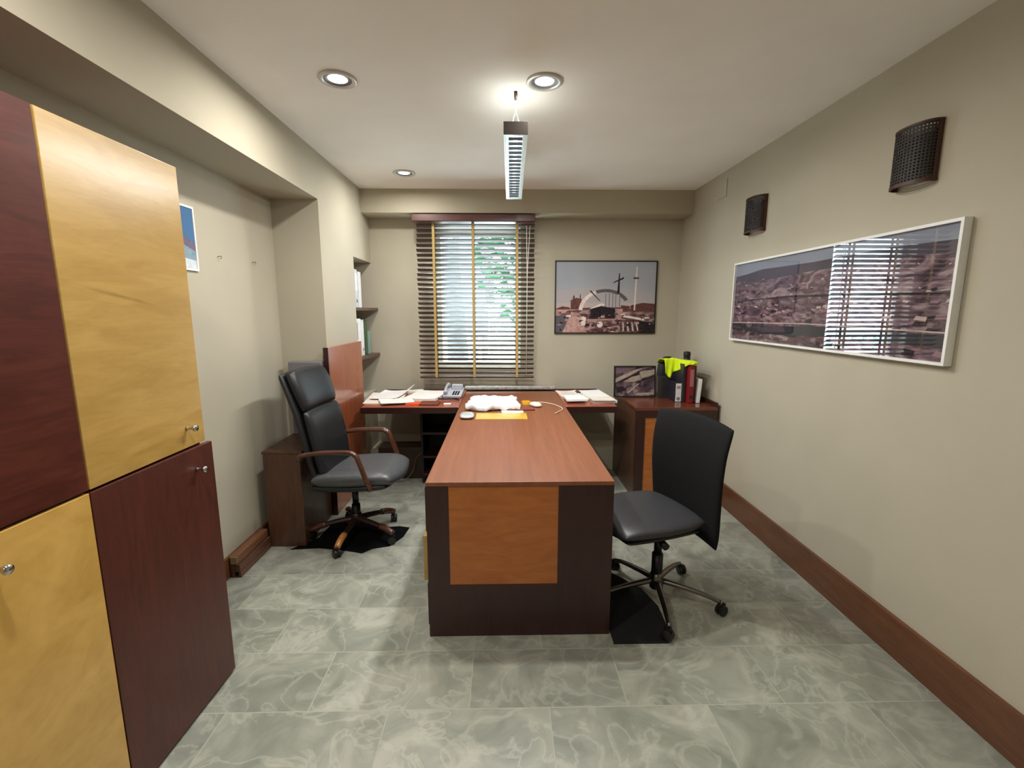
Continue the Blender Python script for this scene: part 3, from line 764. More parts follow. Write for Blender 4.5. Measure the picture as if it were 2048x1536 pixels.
PL = [noise_pic('model_base', [(48, 36, 42), (92, 76, 82), (140, 124, 124)], 9, 1.8), pm('model_beige', (158, 142, 128)), pm('model_dark', (44, 34, 40)), pm('model_mauve', (104, 84, 92))]
def draw_model(P):
    P([(0, 0.75), (0, 1), (0.55, 1), (0.3, 0.83)], 3)
    P([(0, 0.45), (0.4, 0.72), (0.7, 0.95), (0.95, 1), (0.8, 1), (0.5, 0.9), (0.0, 0.6)], 1)
    P([(0, 0.42), (0.3, 0.56), (0.62, 0.82), (0.6, 0.85), (0.3, 0.62), (0, 0.45)], 2)
    P([(0.22, 0.5), (0.45, 0.48), (0.66, 0.56), (0.62, 0.72), (0.42, 0.66)], 1)
    P([(0.25, 0.46), (0.66, 0.47), (0.66, 0.53), (0.45, 0.47)], 2)
    P([(0.66, 0.6), (1, 0.75), (1, 0.92), (0.62, 0.84)], 1)
    P([(0.7, 0.5), (1, 0.66), (1, 0.72), (0.68, 0.58)], 2)
    P([(0.35, 0.1), (0.62, 0.42), (0.58, 0.43), (0.3, 0.12)], 1)
    P([(0.5, 0.02), (1, 0.05), (1, 0.12), (0.55, 0.1)], 1)
    P([(0.05, 0.1), (0.3, 0.2), (0.2, 0.34), (0.02, 0.3)], 2)
frame_pic('leaning_picture', 'small black framed picture leaning on wall atop corner cabinet', (0.957, 3.87, 0.742), 0, 0.36, 0.27, 0.010, 0.016, M_BLACK, PL, draw_model, glass=False, tiltx=-math.radians(5))

PN = [pm('snow_sky', (70, 108, 150), 0.1, 4), pm('snow_white', (198, 206, 210)), pm('snow_rock', (110, 98, 118)), pm('snow_shade', (128, 152, 164))]
def draw_snow(P):
    P([(0, 0.0), (1, 0.0), (1, 0.42), (0.7, 0.58), (0.45, 0.5), (0, 0.62)], 2)
    P([(0, 0.0), (1, 0.0), (1, 0.3), (0.8, 0.38), (0.6, 0.25), (0.3, 0.4), (0, 0.3)], 3)
    P([(0, 0.0), (1, 0.0), (1, 0.14), (0.5, 0.2), (0, 0.12)], 1)
frame_pic('mountain_print', 'blue and white mountain print on recess wall beyond cabinet', (XN + 0.010, 2.00, 1.672), PI / 2, 0.42, 0.31, 0.010, 0.008, M_WHP, PN, draw_snow, glass=False)
for (y, z, lab) in ((2.60, 1.765, 'small brass nail in recess wall nearer the mountain print'), (2.95, 1.77, 'small brass nail in recess wall nearer the pier')):
    b = BM(); tube(b, [(XN, y, z), (XN + 0.02, y, z + 0.004)], 0.002, 8); tube(b, arc_pts([(XN + 0.02, y, z + 0.004), (XN + 0.022, y, z - 0.006), (XN + 0.016, y - 0.006, z - 0.01)], 3), 0.0018, 6)
    tag(obj('wall_nail', b, plain('brass', (140, 116, 70), 0.4, 0.8), smooth=True), lab, 'nail')

# ------------------------------------------------------------------ rattan wall lamps
def sconce(y0, y1, z0, z1, label, rot=0):
    t = thing('wall_lamp', label, 'wall lamp', (XR, (y0 + y1) / 2, z0), 0, 'woven wall lamps')
    hw = (y1 - y0) / 2; h = z1 - z0; dep = 0.066
    def A(s):  # s -1..1 along arc
        a = s * PI / 2
        return (-dep * (math.cos(a) ** 0.75) - 0.002, math.sin(a) * hw)
    N = 20
    b = BM()
    def strip(p0, p1, za, zb, th=0.003):
        d = Vector((p1[0] - p0[0], p1[1] - p0[1], 0)).normalized(); nn = Vector((d.y, -d.x, 0)) * th
        q = [Vector((p0[0], p0[1], 0)), Vector((p1[0], p1[1], 0))]
        vs = []
        for off in (Vector((0, 0, 0)), nn):
            for z in (za, zb):
                for p in q: vs.append(b.verts.new(p + off + Vector((0, 0, z))))
        for f in ((0, 1, 3, 2), (4, 5, 7, 6), (0, 1, 5, 4), (2, 3, 7, 6), (0, 2, 6, 4), (1, 3, 7, 5)):
            b.faces.new([vs[i] for i in f])
    arc = [A(-1 + 2 * i / (N * 2)) for i in range(N * 2 + 1)]
    NR = 17
    for r in range(NR + 1):               # horizontal bands
        zc = 0.012 + (h - 0.024) * r / NR
        for i in range(N * 2): strip(arc[i], arc[i + 1], zc - 0.003, zc + 0.003)
    for i in range(1, N):                 # uprights
        s = -1 + 2 * i / N
        strip(A(s - 0.024), A(s + 0.024), 0.006, h - 0.006, 0.0036)
    obj('woven_shade', b, M_SCON, t)
    b = BM()
    for za, zb in ((0, 0.012), (h - 0.008, h)):
        for i in range(N * 2):
            p0, p1 = arc[i], arc[i + 1]
            d = Vector((p1[0] - p0[0], p1[1] - p0[1], 0)).normalized(); nn = Vector((d.y, -d.x, 0)) * 0.004
            vs = [b.verts.new(Vector((p[0], p[1], z)) + o_) for o_ in (nn * -0.4, nn) for z in (za, zb) for p in (p0, p1)]
            for f in ((0, 1, 3, 2), (4, 5, 7, 6), (0, 1, 5, 4), (2, 3, 7, 6), (0, 2, 6, 4), (1, 3, 7, 5)): b.faces.new([vs[k] for k in f])
    for s in (-1, 1):
        ya, yb = sorted((s * hw, s * (hw - 0.008)))
        box(b, -0.02, -0.002, ya, yb, 0, h)
    obj('rim', b, plain('sconce_rim_wood', (70, 36, 22), 0.5), t)
    obj('back_plate', bx(-0.006, -0.0005, -hw * 0.7, hw * 0.7, 0.03, h - 0.03), plain('dark_back_plate', (44, 32, 26), 0.6), t)
    b = BM(); lathe(b, [(0, 0), (0.010, 0), (0.011, 0.03), (0.016, 0.05), (0.017, 0.065), (0.012, 0.082), (0, 0.088)], 14, Matrix.Translation((-0.032, 0, h * 0.25)))
    obj('bulb', b, plain('frosted_bulb', (96, 88, 76), 0.4), t, smooth=True)
    b = BM(); tube(b, [(-0.003, 0, h * 0.27), (-0.032, 0, h * 0.27)], 0.008, 8)
    obj('arm', b, M_PLB, t)
sconce(1.85, 2.04, 1.975, 2.203, 'dark woven half round wall lamp nearer the viewer')
sconce(3.03, 3.23, 1.985, 2.21, 'dark woven half round wall lamp farther away')

# ------------------------------------------------------------------ corner cabinet and things on it
t = thing('corner_cabinet', 'dark wooden cabinet in right back corner with orange door', 'cabinet', (0, 0, 0))
KX0, KX1, KY0, KY1 = 1.03, 1.662, 3.44, 4.13
obj('body', bx(KX0, KX1, KY0 + 0.02, KY1, 0.0, 0.715), M_BRN, t)
obj('top', bx(KX0 - 0.005, KX1, KY0, KY1, 0.715, 0.74), wood('cabinet_top_wood', (88, 42, 28), (112, 58, 38), (0.5, 5, 5), 0.25, 0.4), t, bevel=0.002)
b = BM()
box(b, KX0, KX0 + 0.07, KY0, KY0 + 0.02, 0, 0.715); box(b, KX1 - 0.05, KX1, KY0, KY0 + 0.02, 0, 0.715)
box(b, KX0 + 0.07, KX1 - 0.05, KY0, KY0 + 0.02, 0.66, 0.715); box(b, KX0 + 0.07, KX1 - 0.05, KY0, KY0 + 0.02, 0, 0.06)
obj('front_frame', b, M_DFR, t)
d = obj('door', bx(KX0 + 0.07, KX1 - 0.05, KY0 + 0.006, KY0 + 0.02, 0.06, 0.66), M_ORG, t)
b = BM(); lathe(b, [(0, 0), (0.006, 0), (0.005, 0.015), (0.011, 0.022), (0.010, 0.03), (0, 0.032)], 14, Matrix.Translation((KX1 - 0.10, KY0 + 0.006, 0.5)) @ Matrix.Rotation(PI / 2, 4, 'X'))
obj('knob', b, M_CHR, d, smooth=True)
obj('side_lip', bx(KX1 - 0.015, KX1, KY0, 3.95, 0.74, 0.775), M_DFR, t)
CT = 0.741
t = thing('letter_tray', 'dark smoky plastic magazine holder beside leaning picture', 'magazine holder', (1.33, 3.83, CT))
b = BM()
box(b, 0, 0.09, 0, 0.004, 0, 0.19); box(b, 0, 0.004, 0.004, 0.09, 0, 0.19); box(b, 0.086, 0.09, 0.004, 0.09, 0, 0.19); box(b, 0.004, 0.086, 0.004, 0.09, 0, 0.004)
obj('holder', b, plain('smoky_plastic', (46, 46, 44), 0.2, var=0.2), t)
obj('paper', bx(0.02, 0.03, 0.01, 0.09, 0.005, 0.17), plain('dim_paper', (96, 94, 92), 0.7), t)
M_BB = plain('black_card_and_file_shade', (38, 34, 44), 0.4); M_BR = plain('red_binder_card', (122, 22, 24), 0.35)
R9 = -PI / 2
def binder_y(x, y, h, wd, m, label, lm=None, hole=True, tl=0.0, dep=0.27):
    t = binder(x, y, CT, h, wd, m, label, 'binders on the corner cabinet', rz=R9, hole=hole, lab_m=lm, dep=dep)
    t.rotation_euler = (tl, 0, R9)
    return t
wf = binder_y(1.432, 3.66, 0.155, 0.050, M_BB, 'short white box file with black ring, side shade put in as black cover, on corner cabinet', None, dep=0.2)  # black cover stands in for the shadow beside this white file
obj('white_spine', bx(0, 0.0015, -0.023, 0.023, 0.003, 0.152), M_BW, wf)
obj('spine_label', bx(0.0015, 0.0022, -0.016, 0.016, 0.108, 0.132), M_INK, wf)
binder_y(1.472, 3.645, 0.312, 0.028, M_BB, 'tall black binder between white and red ones on corner cabinet', None, False)
binder_y(1.508, 3.59, 0.305, 0.040, M_BR, 'tall dark red binder on corner cabinet', plain('worn_red_label', (158, 100, 104), 0.5))
binder_y(1.543, 3.625, 0.30, 0.028, plain('maroon_card', (52, 22, 22), 0.4), 'thin maroon binder right of the red one', None, False)
binder_y(1.573, 3.60, 0.195, 0.028, M_PAPER, 'white leaning folder at right end of corner cabinet', None, False, tl=math.radians(-4), dep=0.2)
# black bag with a flask, vest over it
t = thing('black_bag', 'black bag standing on corner cabinet behind the binders', 'bag', (1.445, 3.985, CT))
b = BM()
def bagfn(u, v): return ((0.105 * u * (1 - 0.25 * (v + 1) / 2), 0, 0.15 + 0.15 * v), (0, -1, 0))
pad(b, bagfn, 0.09, 14, 14, p=5, e=0.5, back=0.5)
obj('body', b, plain('black_nylon', (20, 20, 24), 0.7, var=0.3, scale=30, bump=0.4), t, smooth=True)
b = BM(); tube(b, arc_pts([(-0.05, 0, 0.28), (-0.035, -0.01, 0.33), (0.035, -0.01, 0.33), (0.05, 0, 0.28)]), 0.007, 8)
obj('handle', b, M_PLB, t, smooth=True)
t = thing('vacuum_flask', 'black flask top poking out above yellow vest', 'flask', (1.595, 3.93, CT))
b = BM(); lathe(b, [(0, 0), (0.032, 0), (0.034, 0.01), (0.034, 0.30), (0.026, 0.335)], 20)
obj('body', b, M_PLB, t, smooth=True)
b = BM(); lathe(b, [(0.026, 0.335), (0.028, 0.345), (0.03, 0.372), (0.025, 0.387), (0, 0.39)], 20)
obj('cap', b, M_BLACK, t, smooth=True)
t = None
b = BM()
# hi-vis vest draped over bag and binders: a folded sheet
def vestpt(u, v):
    # u across (0..1, left to right), v from back over the top to the front and down
    x = 1.352 + 0.200 * u
    ridge = 1.076 + 0.006 * math.sin(u * 3.0) + 0.003 * math.sin(u * 17)
    q = max(0.0, min(1.0, (u - 0.46) / 0.2)); q = q * q * (3 - 2 * q)
    drop = 0.022 + (0.085 + 0.05 * math.exp(-((u - 0.18) / 0.14) ** 2)) * (1 - q)
    yf = 3.80 - 0.215 * q
    if v < 0.5:
        k = v / 0.5
        return (x, 3.99 + (yf - 3.99) * k, ridge - 0.05 * (1 - k) ** 3 + 0.002 * math.sin(u * 25 + v * 9))
    k = (v - 0.5) / 0.5
    yy = yf - 0.012 * math.sin(k * PI / 2) - 0.010 * math.sin(u * 22 + k * 3) * k
    return (x + 0.03 * k * (0.5 - u), yy, ridge - drop * k ** 1.15)
nu, nv = 30, 26
g_ = [[b.verts.new(vestpt(i / nu, j / nv)) for j in range(nv + 1)] for i in range(nu + 1)]
for i in range(nu):
    for j in range(nv): b.faces.new((g_[i][j], g_[i + 1][j], g_[i + 1][j + 1], g_[i][j + 1]))
M_VEST = plain('fluorescent_yellow_fabric', (208, 232, 0), 0.7, var=0.08, scale=10)
o = obj('safety_vest', b, M_VEST, smooth=True)
sm = o.modifiers.new('thick', 'SOLIDIFY'); sm.thickness = 0.004
tag(o, 'fluorescent yellow safety vest draped over bag and binders', 'vest')

# ------------------------------------------------------------------ papers and bits on worktop
def sheet(x, y, w_, d_, rz, label, z=WTZ, th=0.004, m=None, curl=0.006, group='papers on the worktop', name='paper_stack', cat='papers', lines=0, seed=1):
    rnd = random.Random(seed)
    t = thing(name, label, cat, (x, y, z), rz, group)
    b = BM(); n = 8
    hi = {}; lo = {}
    a0, a1 = rnd.random() * 6, rnd.random() * 6
    for i in range(n + 1):
        for j in range(n + 1):
            u, v = i / n - 0.5, j / n - 0.5
            zz = curl * (abs(u * 2) ** 3 * (0.5 + 0.5 * math.sin(a0 + v * 4)) + abs(v * 2) ** 3 * (0.5 + 0.5 * math.sin(a1 + u * 4)))
            hi[i, j] = b.verts.new((u * w_, v * d_, th + zz)); lo[i, j] = b.verts.new((u * w_, v * d_, zz * 0.8))
    for i in range(n):
        for j in range(n):
            b.faces.new((hi[i, j], hi[i + 1, j], hi[i + 1, j + 1], hi[i, j + 1])); b.faces.new((lo[i, j], lo[i, j + 1], lo[i + 1, j + 1], lo[i + 1, j]))
    for i in range(n):
        b.faces.new((lo[i, 0], lo[i + 1, 0], hi[i + 1, 0], hi[i, 0])); b.faces.new((lo[i, n], hi[i, n], hi[i + 1, n], lo[i + 1, n]))
        b.faces.new((lo[0, i], hi[0, i], hi[0, i + 1], lo[0, i + 1])); b.faces.new((lo[n, i], lo[n, i + 1], hi[n, i + 1], hi[n, i]))
    obj('sheets', b, m or M_PAPER, t)
    if lines:
        b = BM()
        for k in range(lines):
            yy = d_ * (0.36 - 0.72 * k / max(1, lines)); ww = w_ * rnd.uniform(0.25, 0.38)
            box(b, -w_ * 0.38, ww, yy - 0.004, yy, th, th + 0.0012 + curl * 0.1)
        obj('printed_lines', b, M_INK, t)
    return t
sheet(-0.99, 3.86, 0.30, 0.48, 0.10, 'white paper sheets under the others at left end of worktop', seed=1, th=0.006, m=M_PAPER2)
sheet(-0.975, 3.93, 0.22, 0.38, -0.10, 'white sheet topmost of the pile at left end of worktop', seed=2, z=WTZ + 0.018, lines=0)
sheet(-0.86, 3.66, 0.26, 0.20, 0.35, 'white loose sheet at worktop front edge near left end', seed=3, z=WTZ + 0.0135)
sheet(-0.80, 4.14, 0.13, 0.14, 0.0, 'cream folded letter lying between two piles on left worktop', seed=4, th=0.012, m=M_PAPER2)
sheet(-0.655, 3.92, 0.27, 0.40, -0.15, 'white open booklet in middle of left worktop', seed=5, th=0.022, curl=0.004)
b = BM(); tube(b, [(-0.84, 3.95, WTZ + 0.045), (-0.80, 4.12, WTZ + 0.075)], 0.005, 8)
tag(obj('white_pen', b, M_WHP, smooth=True), 'white pen lying slanted across papers on left worktop', 'pen')
tag(obj('orange_folder', bx(-0.77, -0.66, 3.56, 3.66, WTZ, WTZ + 0.010), plain('orange_card', (232, 74, 26), 0.4), bevel=0.001), 'orange card folder at front edge of left worktop', 'folder')
tag(obj('brown_notebook', bx(-0.655, -0.505, 3.54, 3.66, WTZ, WTZ + 0.018), plain('brown_leatherette', (116, 62, 44), 0.4), bevel=0.004), 'brown closed notebook beside orange folder on worktop', 'notebook')
o = obj('eraser', bx(-0.03, 0.03, -0.016, 0.016, 0, 0.012), M_WHP, bevel=0.005); o.location = (-0.44, 3.58, WTZ)
tag(o, 'small white eraser on worktop just left of desk', 'eraser')
# desk telephone
t = thing('desk_telephone', 'light grey desk telephone at back of left worktop', 'telephone', (-0.425, 3.93, WTZ), -0.1); t.scale = (0.8, 0.8, 0.85)
b = BM(); Mx = Matrix.Translation((0, 0, 0.035)) @ Matrix.Rotation(math.radians(14), 4, 'X')
box(b, -0.10, 0.10, -0.11, 0.11, -0.005, 0.02, M=Mx); box(b, -0.09, 0.09, 0.02, 0.10, -0.035, 0.03)
M_PH = plain('light_grey_plastic', (176, 180, 188), 0.35)
obj('base', b, M_PH, t, bevel=0.006)
b = BM(); tube(b, arc_pts([(-0.07, -0.1, 0.055), (-0.075, -0.06, 0.085), (-0.075, 0.05, 0.115), (-0.07, 0.1, 0.10)]), [0.022, 0.022, 0.021, 0.018, 0.014, 0.013, 0.013, 0.013, 0.013, 0.013, 0.013, 0.013, 0.014, 0.016, 0.019, 0.022, 0.023, 0.022, 0.021], 12)
obj('handset', b, M_PH, t, smooth=True)
obj('display_hood', bx(-0.03, 0.095, 0.03, 0.06, 0.055, 0.125), M_PH, t, bevel=0.012)
b = BM()
for i in range(3):
    for j in range(4): box(b, 0.0 + i * 0.026, 0.018 + i * 0.026, -0.09 + j * 0.026, -0.074 + j * 0.026, 0.0205, 0.025, M=Mx)
obj('keypad', b, M_PLB, t)
b = BM(); tube(b, arc_pts([(-0.56, 3.80, WTZ + 0.01), (-0.50, 3.76, WTZ + 0.012), (-0.42, 3.78, WTZ + 0.01), (-0.36, 3.74, WTZ + 0.008)]), 0.006, 8)
tag(obj('telephone_cord', b, M_PLB, smooth=True), 'black cord lying in front of the desk telephone', 'cord')
# right worktop
sheet(0.600, 3.93, 0.19, 0.44, 0.10, 'cream printed newsletter with small dark picture, next to desk', seed=6, m=M_PAPER2, th=0.008, lines=6)
sheet(0.595, 3.70, 0.17, 0.20, 0.02, 'white folded leaflet at front beside right edge of desk', seed=7, th=0.014, z=WTZ + 0.018, curl=0.003, m=M_PAPER)
tag(obj('photo_print', bx(0.655, 0.715, 4.03, 4.11, WTZ + 0.018, WTZ + 0.0195), plain('dark_photo', (70, 68, 74), 0.5)), 'small dark photo print on the cream newsletter', 'photo')
sheet(0.805, 3.86, 0.19, 0.52, 0.08, 'white open magazine at right end of worktop', seed=8, th=0.020, curl=0.003, m=M_PAPER)
sheet(0.805, 3.66, 0.18, 0.16, 0.03, 'cream letter topmost at front of right worktop end', seed=9, th=0.006, z=WTZ + 0.0235, curl=0.003, m=M_PAPER2)
# on the desk
b = BM()
def crum(u, v):
    rnd = math.sin(u * 9 + 1.3) * math.sin(v * 11) * 0.010 + math.sin(u * 21 + v * 17) * 0.005
    ex = 1 - 0.10 * math.sin(3 * v + 1)
    return ((0.205 * u * ex, 0.20 * v * (1 - 0.12 * math.sin(u * 4)), 0.024 + rnd), (0, 0, 1))
pad(b, crum, 0.048, 26, 22, p=8, e=0.3, cr=0.2, back=0.45)
for v in b.verts: v.co.z = max(v.co.z, 0.0008)
o = obj('plastic_bag', b, plain('white_thin_plastic', (214, 216, 220), 0.45, var=0.03), smooth=False)
o.location = (-0.075, 3.52, WTZ)
tag(o, 'crumpled white plastic bag lying on far end of desk', 'bag')
o = tag(obj('yellow_folder', bx(-0.19, 0.17, 3.07, 3.26, WTZ, WTZ + 0.003), plain('translucent_yellow', (206, 168, 64), 0.18, var=0.12, scale=8), bevel=0.001), 'translucent yellow folder lying on desk before the white bag', 'folder')
t = thing('spectacles_case', 'small clear and silver case at left edge of desk', 'case', (-0.25, 3.13, WTZ), 0.05)
b = BM()
def casefn(u, v): return ((0.05 * u, 0.075 * v, 0.016), (0, 0, 1))
pad(b, casefn, 0.03, 14, 14, p=4, e=0.5, cr=0.3, back=0.5)
obj('shell', b, plain('silver_plastic', (196, 204, 204), 0.25, 0.3), t, smooth=True)
t = thing('yellow_tape_roll', 'yellow tape roll on desk right of the white bag', 'tape roll', (0.185, 3.60, WTZ))
b = BM(); lathe(b, [(0.018, 0), (0.034, 0), (0.034, 0.022), (0.018, 0.022), (0.018, 0)], 24)
obj('roll', b, plain('yellow_tape', (236, 178, 44), 0.3), t, smooth=False)
t = thing('computer_mouse', 'cream computer mouse with white cable at right of desk', 'mouse', (0.255, 3.50, WTZ), 0.5)
b = BM()
def mfn(u, v): return ((0.036 * u, 0.06 * v, 0.013), (0, 0, 1))
pad(b, mfn, 0.034, 14, 14, p=3, e=0.5, cr=0.4, back=0.38)
obj('body', b, plain('cream_plastic', (236, 222, 202), 0.35), t, smooth=True)
b = BM(); tube(b, arc_pts([(0.0, 0.055, 0.01), (0.03, 0.13, 0.006), (0.12, 0.09, 0.005), (0.155, -0.03, 0.005), (0.12, -0.19, 0.005), (0.02, -0.27, 0.005), (-0.02, -0.29, 0.005)]), 0.0032, 8)
o = obj('cable', b, plain('pale_cable', (222, 206, 192), 0.4), t, smooth=True)
tag(obj('red_pen_case', bx(0.05, 0.24, 3.345, 3.385, WTZ, WTZ + 0.016), plain('maroon_vinyl', (130, 66, 60), 0.4), bevel=0.006), 'dull red pen case on desk in front of yellow tape', 'pen case')
sheet(0.07, 3.315, 0.16, 0.10, 0.05, 'small cream paper slip on desk behind yellow folder', seed=12, th=0.001, curl=0.002, m=M_PAPER2, group=None, z=WTZ, name='paper_slip', cat='paper')

# ------------------------------------------------------------------ chairs
def star_base(t, R_, z_hub, m_leg, m_tip, a0, zt=0.10, sag=0.03, wleg=0.024, taper=0.6, tipm=None, bend=0.0):
    b = BM(); lathe(b, [(0, zt - 0.035), (0.034, zt - 0.035), (0.038, zt), (0.034, zt + 0.03), (0.028, zt + 0.05), (0, zt + 0.05)], 20)
    obj('hub', b, m_leg, t, smooth=True)
    for k in range(5):
        a = a0 + k * 2 * PI / 5
        c, s = math.cos(a), math.sin(a)
        b = BM()
        pts = [(c * r, s * r, zz) for r, zz in ((0.02, zt + 0.005), (R_ * 0.4, zt - sag * 0.1 + bend), (R_ * 0.75, zt - sag * 0.5 + bend), (R_ * 0.97, zt - sag))]
        tube(b, arc_pts(pts, 4), [wleg * (1 - (1 - taper) * i / 12) for i in range(13)], 10, flat=(0.85, 0.75))
        lg = obj('base_leg', b, m_leg, t, smooth=True)
        if tipm is not None:
            b = BM(); tube(b, arc_pts([(c * R_ * 0.66, s * R_ * 0.66, zt - sag * 0.4 + bend + 0.003), (c * R_ * 0.85, s * R_ * 0.85, zt - sag * 0.7 + 0.005), (c * R_ * 1.02, s * R_ * 1.02, zt - sag - 0.002)], 4), [wleg * 0.78, wleg * 0.8, wleg * .8, wleg * .8, wleg * 0.8, wleg * 0.78, wleg * .76, wleg * .74, wleg * 0.7], 10)
            obj('wooden_cap', b, tipm[k % len(tipm)], lg, smooth=True)
        b = BM()
        # twin wheel caster
        cx, cy = c * (R_ + 0.004), s * (R_ + 0.004)
        ca = a + 0.9
        for side in (-1, 1):
            Mx = Matrix.Translation((cx, cy, 0.026)) @ Matrix.Rotation(ca, 4, 'Z') @ Matrix.Translation((-0.012, side * 0.012, 0)) @ Matrix.Rotation(PI / 2, 4, 'X')
            lathe(b, [(0, -0.009), (0.02, -0.009), (0.026, -0.006), (0.026, 0.006), (0.02, 0.009), (0, 0.009)], 20, Mx)
        tube(b, [(cx, cy, 0.03), (cx, cy, zt - sag)], 0.006, 8)
        Mh = Matrix.Translation((cx, cy, 0.0)) @ Matrix.Rotation(ca, 4, 'Z')
        box(b, -0.03, 0.012, -0.005, 0.005, 0.022, 0.056, M=Mh)
        obj('caster', b, M_PLB, lg, smooth=False)

# executive armchair with wooden arms (faces +x locally)
ARM = thing('executive_armchair', 'black leather high back armchair with wooden arms, left of desk', 'chair', (-0.97, 2.885, 0), math.radians(-6))
t = ARM
b = BM()
def seatL(u, v):
    x = 0.065 + 0.275 * u; y = 0.245 * v * (1 - 0.10 * max(0, u) ** 2)
    z = 0.455 + 0.018 * u - 0.05 * max(0, u - 0.45) ** 2 * 2 + 0.012 * v * v
    return ((x, y, z), (0.0, 0, 1))
pad(b, seatL, 0.095, 24, 22, p=7, e=0.42, cr=0.22, back=0.55)
obj('seat', b, plain('grey_black_leather', (78, 80, 82), 0.36, var=0.1, scale=50, bump=0.1), t, smooth=True)
b = BM()
def seatS(u, v):
    x = 0.045 + 0.26 * u; y = 0.225 * v * (1 - 0.10 * max(0, u) ** 2)
    return ((x, y, 0.405 + 0.012 * u), (0.0, 0, 1))
pad(b, seatS, 0.05, 20, 18, p=8, e=0.35, cr=0.2, back=0.5)
obj('seat_shell', b, M_BLK, t, smooth=True)
# backrest centre line profile
prof = arc_pts([(-0.175, 0, 0.44), (-0.20, 0, 0.56), (-0.222, 0, 0.70), (-0.262, 0, 0.88), (-0.318, 0, 1.04), (-0.352, 0, 1.115)], 8)
def back_at(s):  # 0..1
    f = s * (len(prof) - 1); i = min(int(f), len(prof) - 2); k = f - i
    p = prof[i].lerp(prof[i + 1], k); d = (prof[i + 1] - prof[i]).normalized()
    return p, Vector((d.z, 0, -d.x))
def hw_at(s): return 0.200 + 0.030 * math.sin(min(1, s * 1.15) * PI * 0.62)
def mk_back(s0, s1):
    def fn(u, v):
        s = s0 + (s1 - s0) * (v + 1) / 2
        p, nn = back_at(s)
        return ((p.x + nn.x * 0.035 + 0.03 * u * u, hw_at(s) * u * 0.93, p.z), nn)
    return fn
b = BM()
pad(b, mk_back(0.0, 0.60), 0.07, 20, 18, p=7, e=0.4, cr=0.06, back=0.4)
obj('lower_back_cushion', b, M_BLK, t, smooth=True)
b = BM()
pad(b, mk_back(0.585, 1.0), 0.078, 20, 18, p=6, e=0.42, cr=0.12, back=0.4)
obj('upper_back_cushion', b, M_BLK, t, smooth=True)
b = BM()
def shellL(u, v):
    s = -0.04 + 1.02 * (v + 1) / 2; s = max(0, min(1, s))
    p, nn = back_at(s)
    zz = p.z + (0.03 * v if v < -0.9 else 0)
    return ((p.x - nn.x * 0.005 + 0.025 * u * u, hw_at(s) * u, zz), nn)
pad(b, shellL, 0.05, 20, 24, p=8, e=0.4, cr=0.10, back=0.6)
obj('back_shell', b, plain('black_vinyl_shell', (34, 34, 36), 0.45, var=0.1, scale=40), t, smooth=True)
for s in (-1, 1):
    b = BM()
    y = s * 0.272
    pts = arc_pts([(-0.215, s * 0.262, 0.60), (-0.19, y, 0.628), (-0.06, y, 0.650), (0.09, y, 0.655), (0.135, y, 0.640), (0.155, y, 0.60), (0.19, y, 0.50), (0.215, s * 0.262, 0.425)], 5)
    tube(b, pts, [0.017] * len(pts), 12, flat=(1.25, 0.85))
    obj('armrest', b, M_ARM, t, smooth=True)
    b = BM(); tube(b, [(0.212, s * 0.262, 0.425), (0.17, s * 0.20, 0.40)], 0.009, 8)
    obj('arm_bracket', b, M_PLB, t, smooth=True)
b = BM(); box(b, -0.10, 0.10, -0.06, 0.06, 0.335, 0.385)
obj('tilt_mechanism', b, M_PLB, t, bevel=0.01)
b = BM(); tube(b, [(0, 0, 0.12), (0, 0, 0.22)], 0.027, 16); tube(b, [(0, 0, 0.22), (0, 0, 0.345)], 0.020, 16)
obj('gas_column', b, M_PLB, t, smooth=True)
star_base(t, 0.285, 0.1, plain('dark_walnut_leg', (44, 24, 20), 0.4), None, math.radians(-90), zt=0.115, sag=0.045, wleg=0.026,
          tipm=[M_CAP, M_ARM, M_ARM, M_ARM, M_ARM])

# visitor task chair, right of the desk
VIS = thing('task_chair', 'black armless task chair with steel base, right of desk', 'chair', (0.79, 2.17, 0), math.radians(198))
t = VIS
b = BM()
def seatR(u, v):
    x = 0.08 + 0.25 * u; y = -0.04 + 0.235 * v * (1 - 0.05 * max(0, u) ** 2)
    z = 0.462 - 0.035 * max(0, u - 0.3) ** 2 + 0.006 * v * v
    return ((x, y, z), (0, 0, 1))
pad(b, seatR, 0.07, 24, 22, p=6, e=0.45, cr=0.24, back=0.6)
obj('seat', b, M_SEAT2, t, smooth=True)
b = BM()
def shellR(u, v): return ((0.075 + 0.215 * u, -0.04 + 0.20 * v, 0.418), (0, 0, 1))
pad(b, shellR, 0.03, 14, 14, p=8, e=0.4, cr=0.1, back=0.5)
obj('seat_pan', b, M_PLB, t, smooth=True)
b = BM()
bprof = arc_pts([(-0.195, 0, 0.33), (-0.195, 0, 0.42), (-0.188, 0, 0.55), (-0.183, 0, 0.68), (-0.192, 0, 0.82), (-0.222, 0, 0.952)], 8)
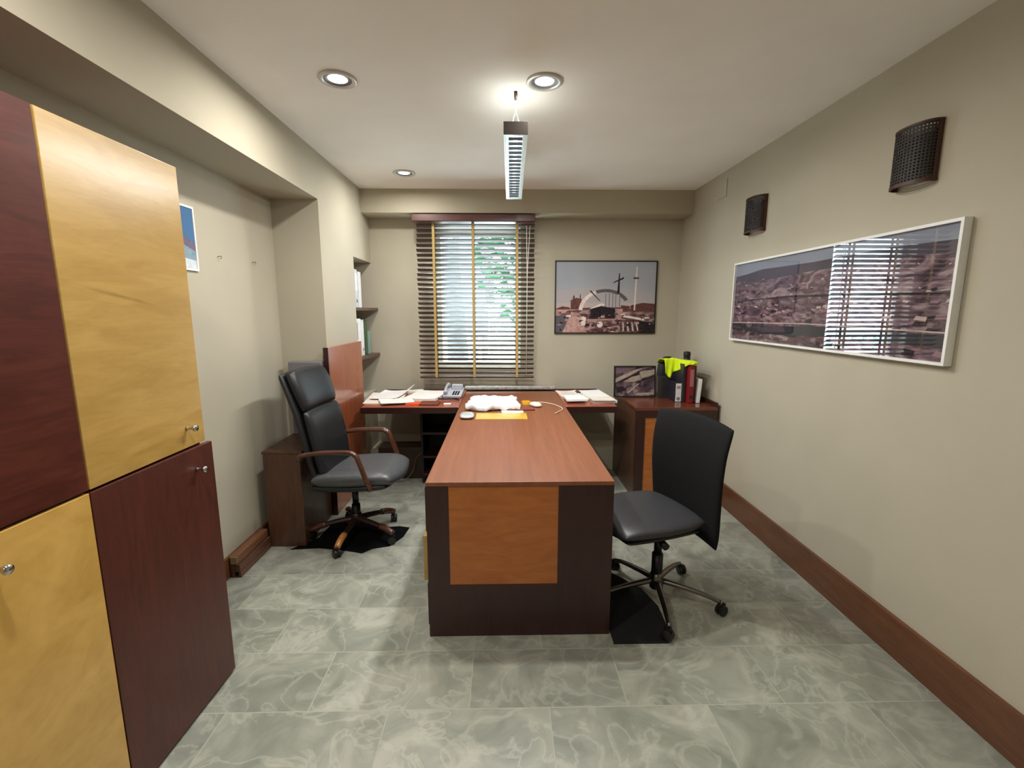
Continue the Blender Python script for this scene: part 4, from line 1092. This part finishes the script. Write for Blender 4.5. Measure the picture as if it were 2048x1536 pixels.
def backR(u, v):
    s = (v + 1) / 2
    f = s * (len(bprof) - 1); i = min(int(f), len(bprof) - 2); k = f - i
    p = bprof[i].lerp(bprof[i + 1], k); d = (bprof[i + 1] - bprof[i]).normalized()
    nn = Vector((d.z, 0, -d.x))
    hw = 0.245 + 0.03 * s
    return ((p.x + 0.035 * u * u - 0.018, -0.04 + hw * u, p.z - 0.012 * u * u * s), nn)
pad(b, backR, 0.036, 22, 26, p=10, e=0.4, cr=0.04, back=0.5)
obj('backrest', b, M_BLK2, t, smooth=True)
b = BM(); box(b, -0.10, 0.11, -0.07, 0.05, 0.345, 0.405)
obj('tilt_mechanism', b, M_PLB, t, bevel=0.01)
b = BM(); tube(b, [(0.05, 0.03, 0.375), (0.06, 0.09, 0.372)], 0.006, 8); tube(b, [(0.06, 0.09, 0.372), (0.062, 0.14, 0.365)], 0.018, 12)
obj('adjusting_knob', b, M_PLB, t, smooth=True)
b = BM(); tube(b, [(0, 0, 0.11), (0, 0, 0.25)], 0.028, 16); tube(b, [(0, 0, 0.25), (0, 0, 0.36)], 0.020, 16)
obj('gas_column', b, M_PLB, t, smooth=True)
star_base(t, 0.315, 0.1, M_STL, None, math.radians(-97 - 198), zt=0.10, sag=0.04, wleg=0.020, taper=0.7)

# ------------------------------------------------------------------ shade sheets on the floor
def shade_poly(name, pts, m, label, th=0.004):  # thin dark sheets laid where shade falls under the chairs
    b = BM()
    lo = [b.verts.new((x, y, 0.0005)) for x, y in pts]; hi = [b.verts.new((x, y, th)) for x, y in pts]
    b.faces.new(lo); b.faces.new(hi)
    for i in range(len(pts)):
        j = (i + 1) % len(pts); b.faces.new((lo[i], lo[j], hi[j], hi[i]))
    tag(obj(name, b, m), label, 'shade patch')
shade_poly('floor_shade', [(-1.33, 2.70), (-1.16, 2.715), (-0.98, 2.68), (-0.87, 2.645), (-0.82, 2.70), (-0.72, 2.73), (-0.66, 2.85), (-0.645, 2.98), (-0.72, 3.0), (-0.80, 2.99), (-0.95, 3.06), (-1.20, 3.06), (-1.21, 2.85)],
         M_SHADE, 'black sheet standing in for shade on floor under the armchair')
shade_poly('floor_shade', [(0.494, 1.838), (0.74, 1.838), (0.77, 1.90), (0.78, 2.10), (0.74, 2.25), (0.60, 2.42), (0.494, 2.42)],
         M_SHADE2, 'charcoal sheet standing in for shade on floor under the task chair beside desk')
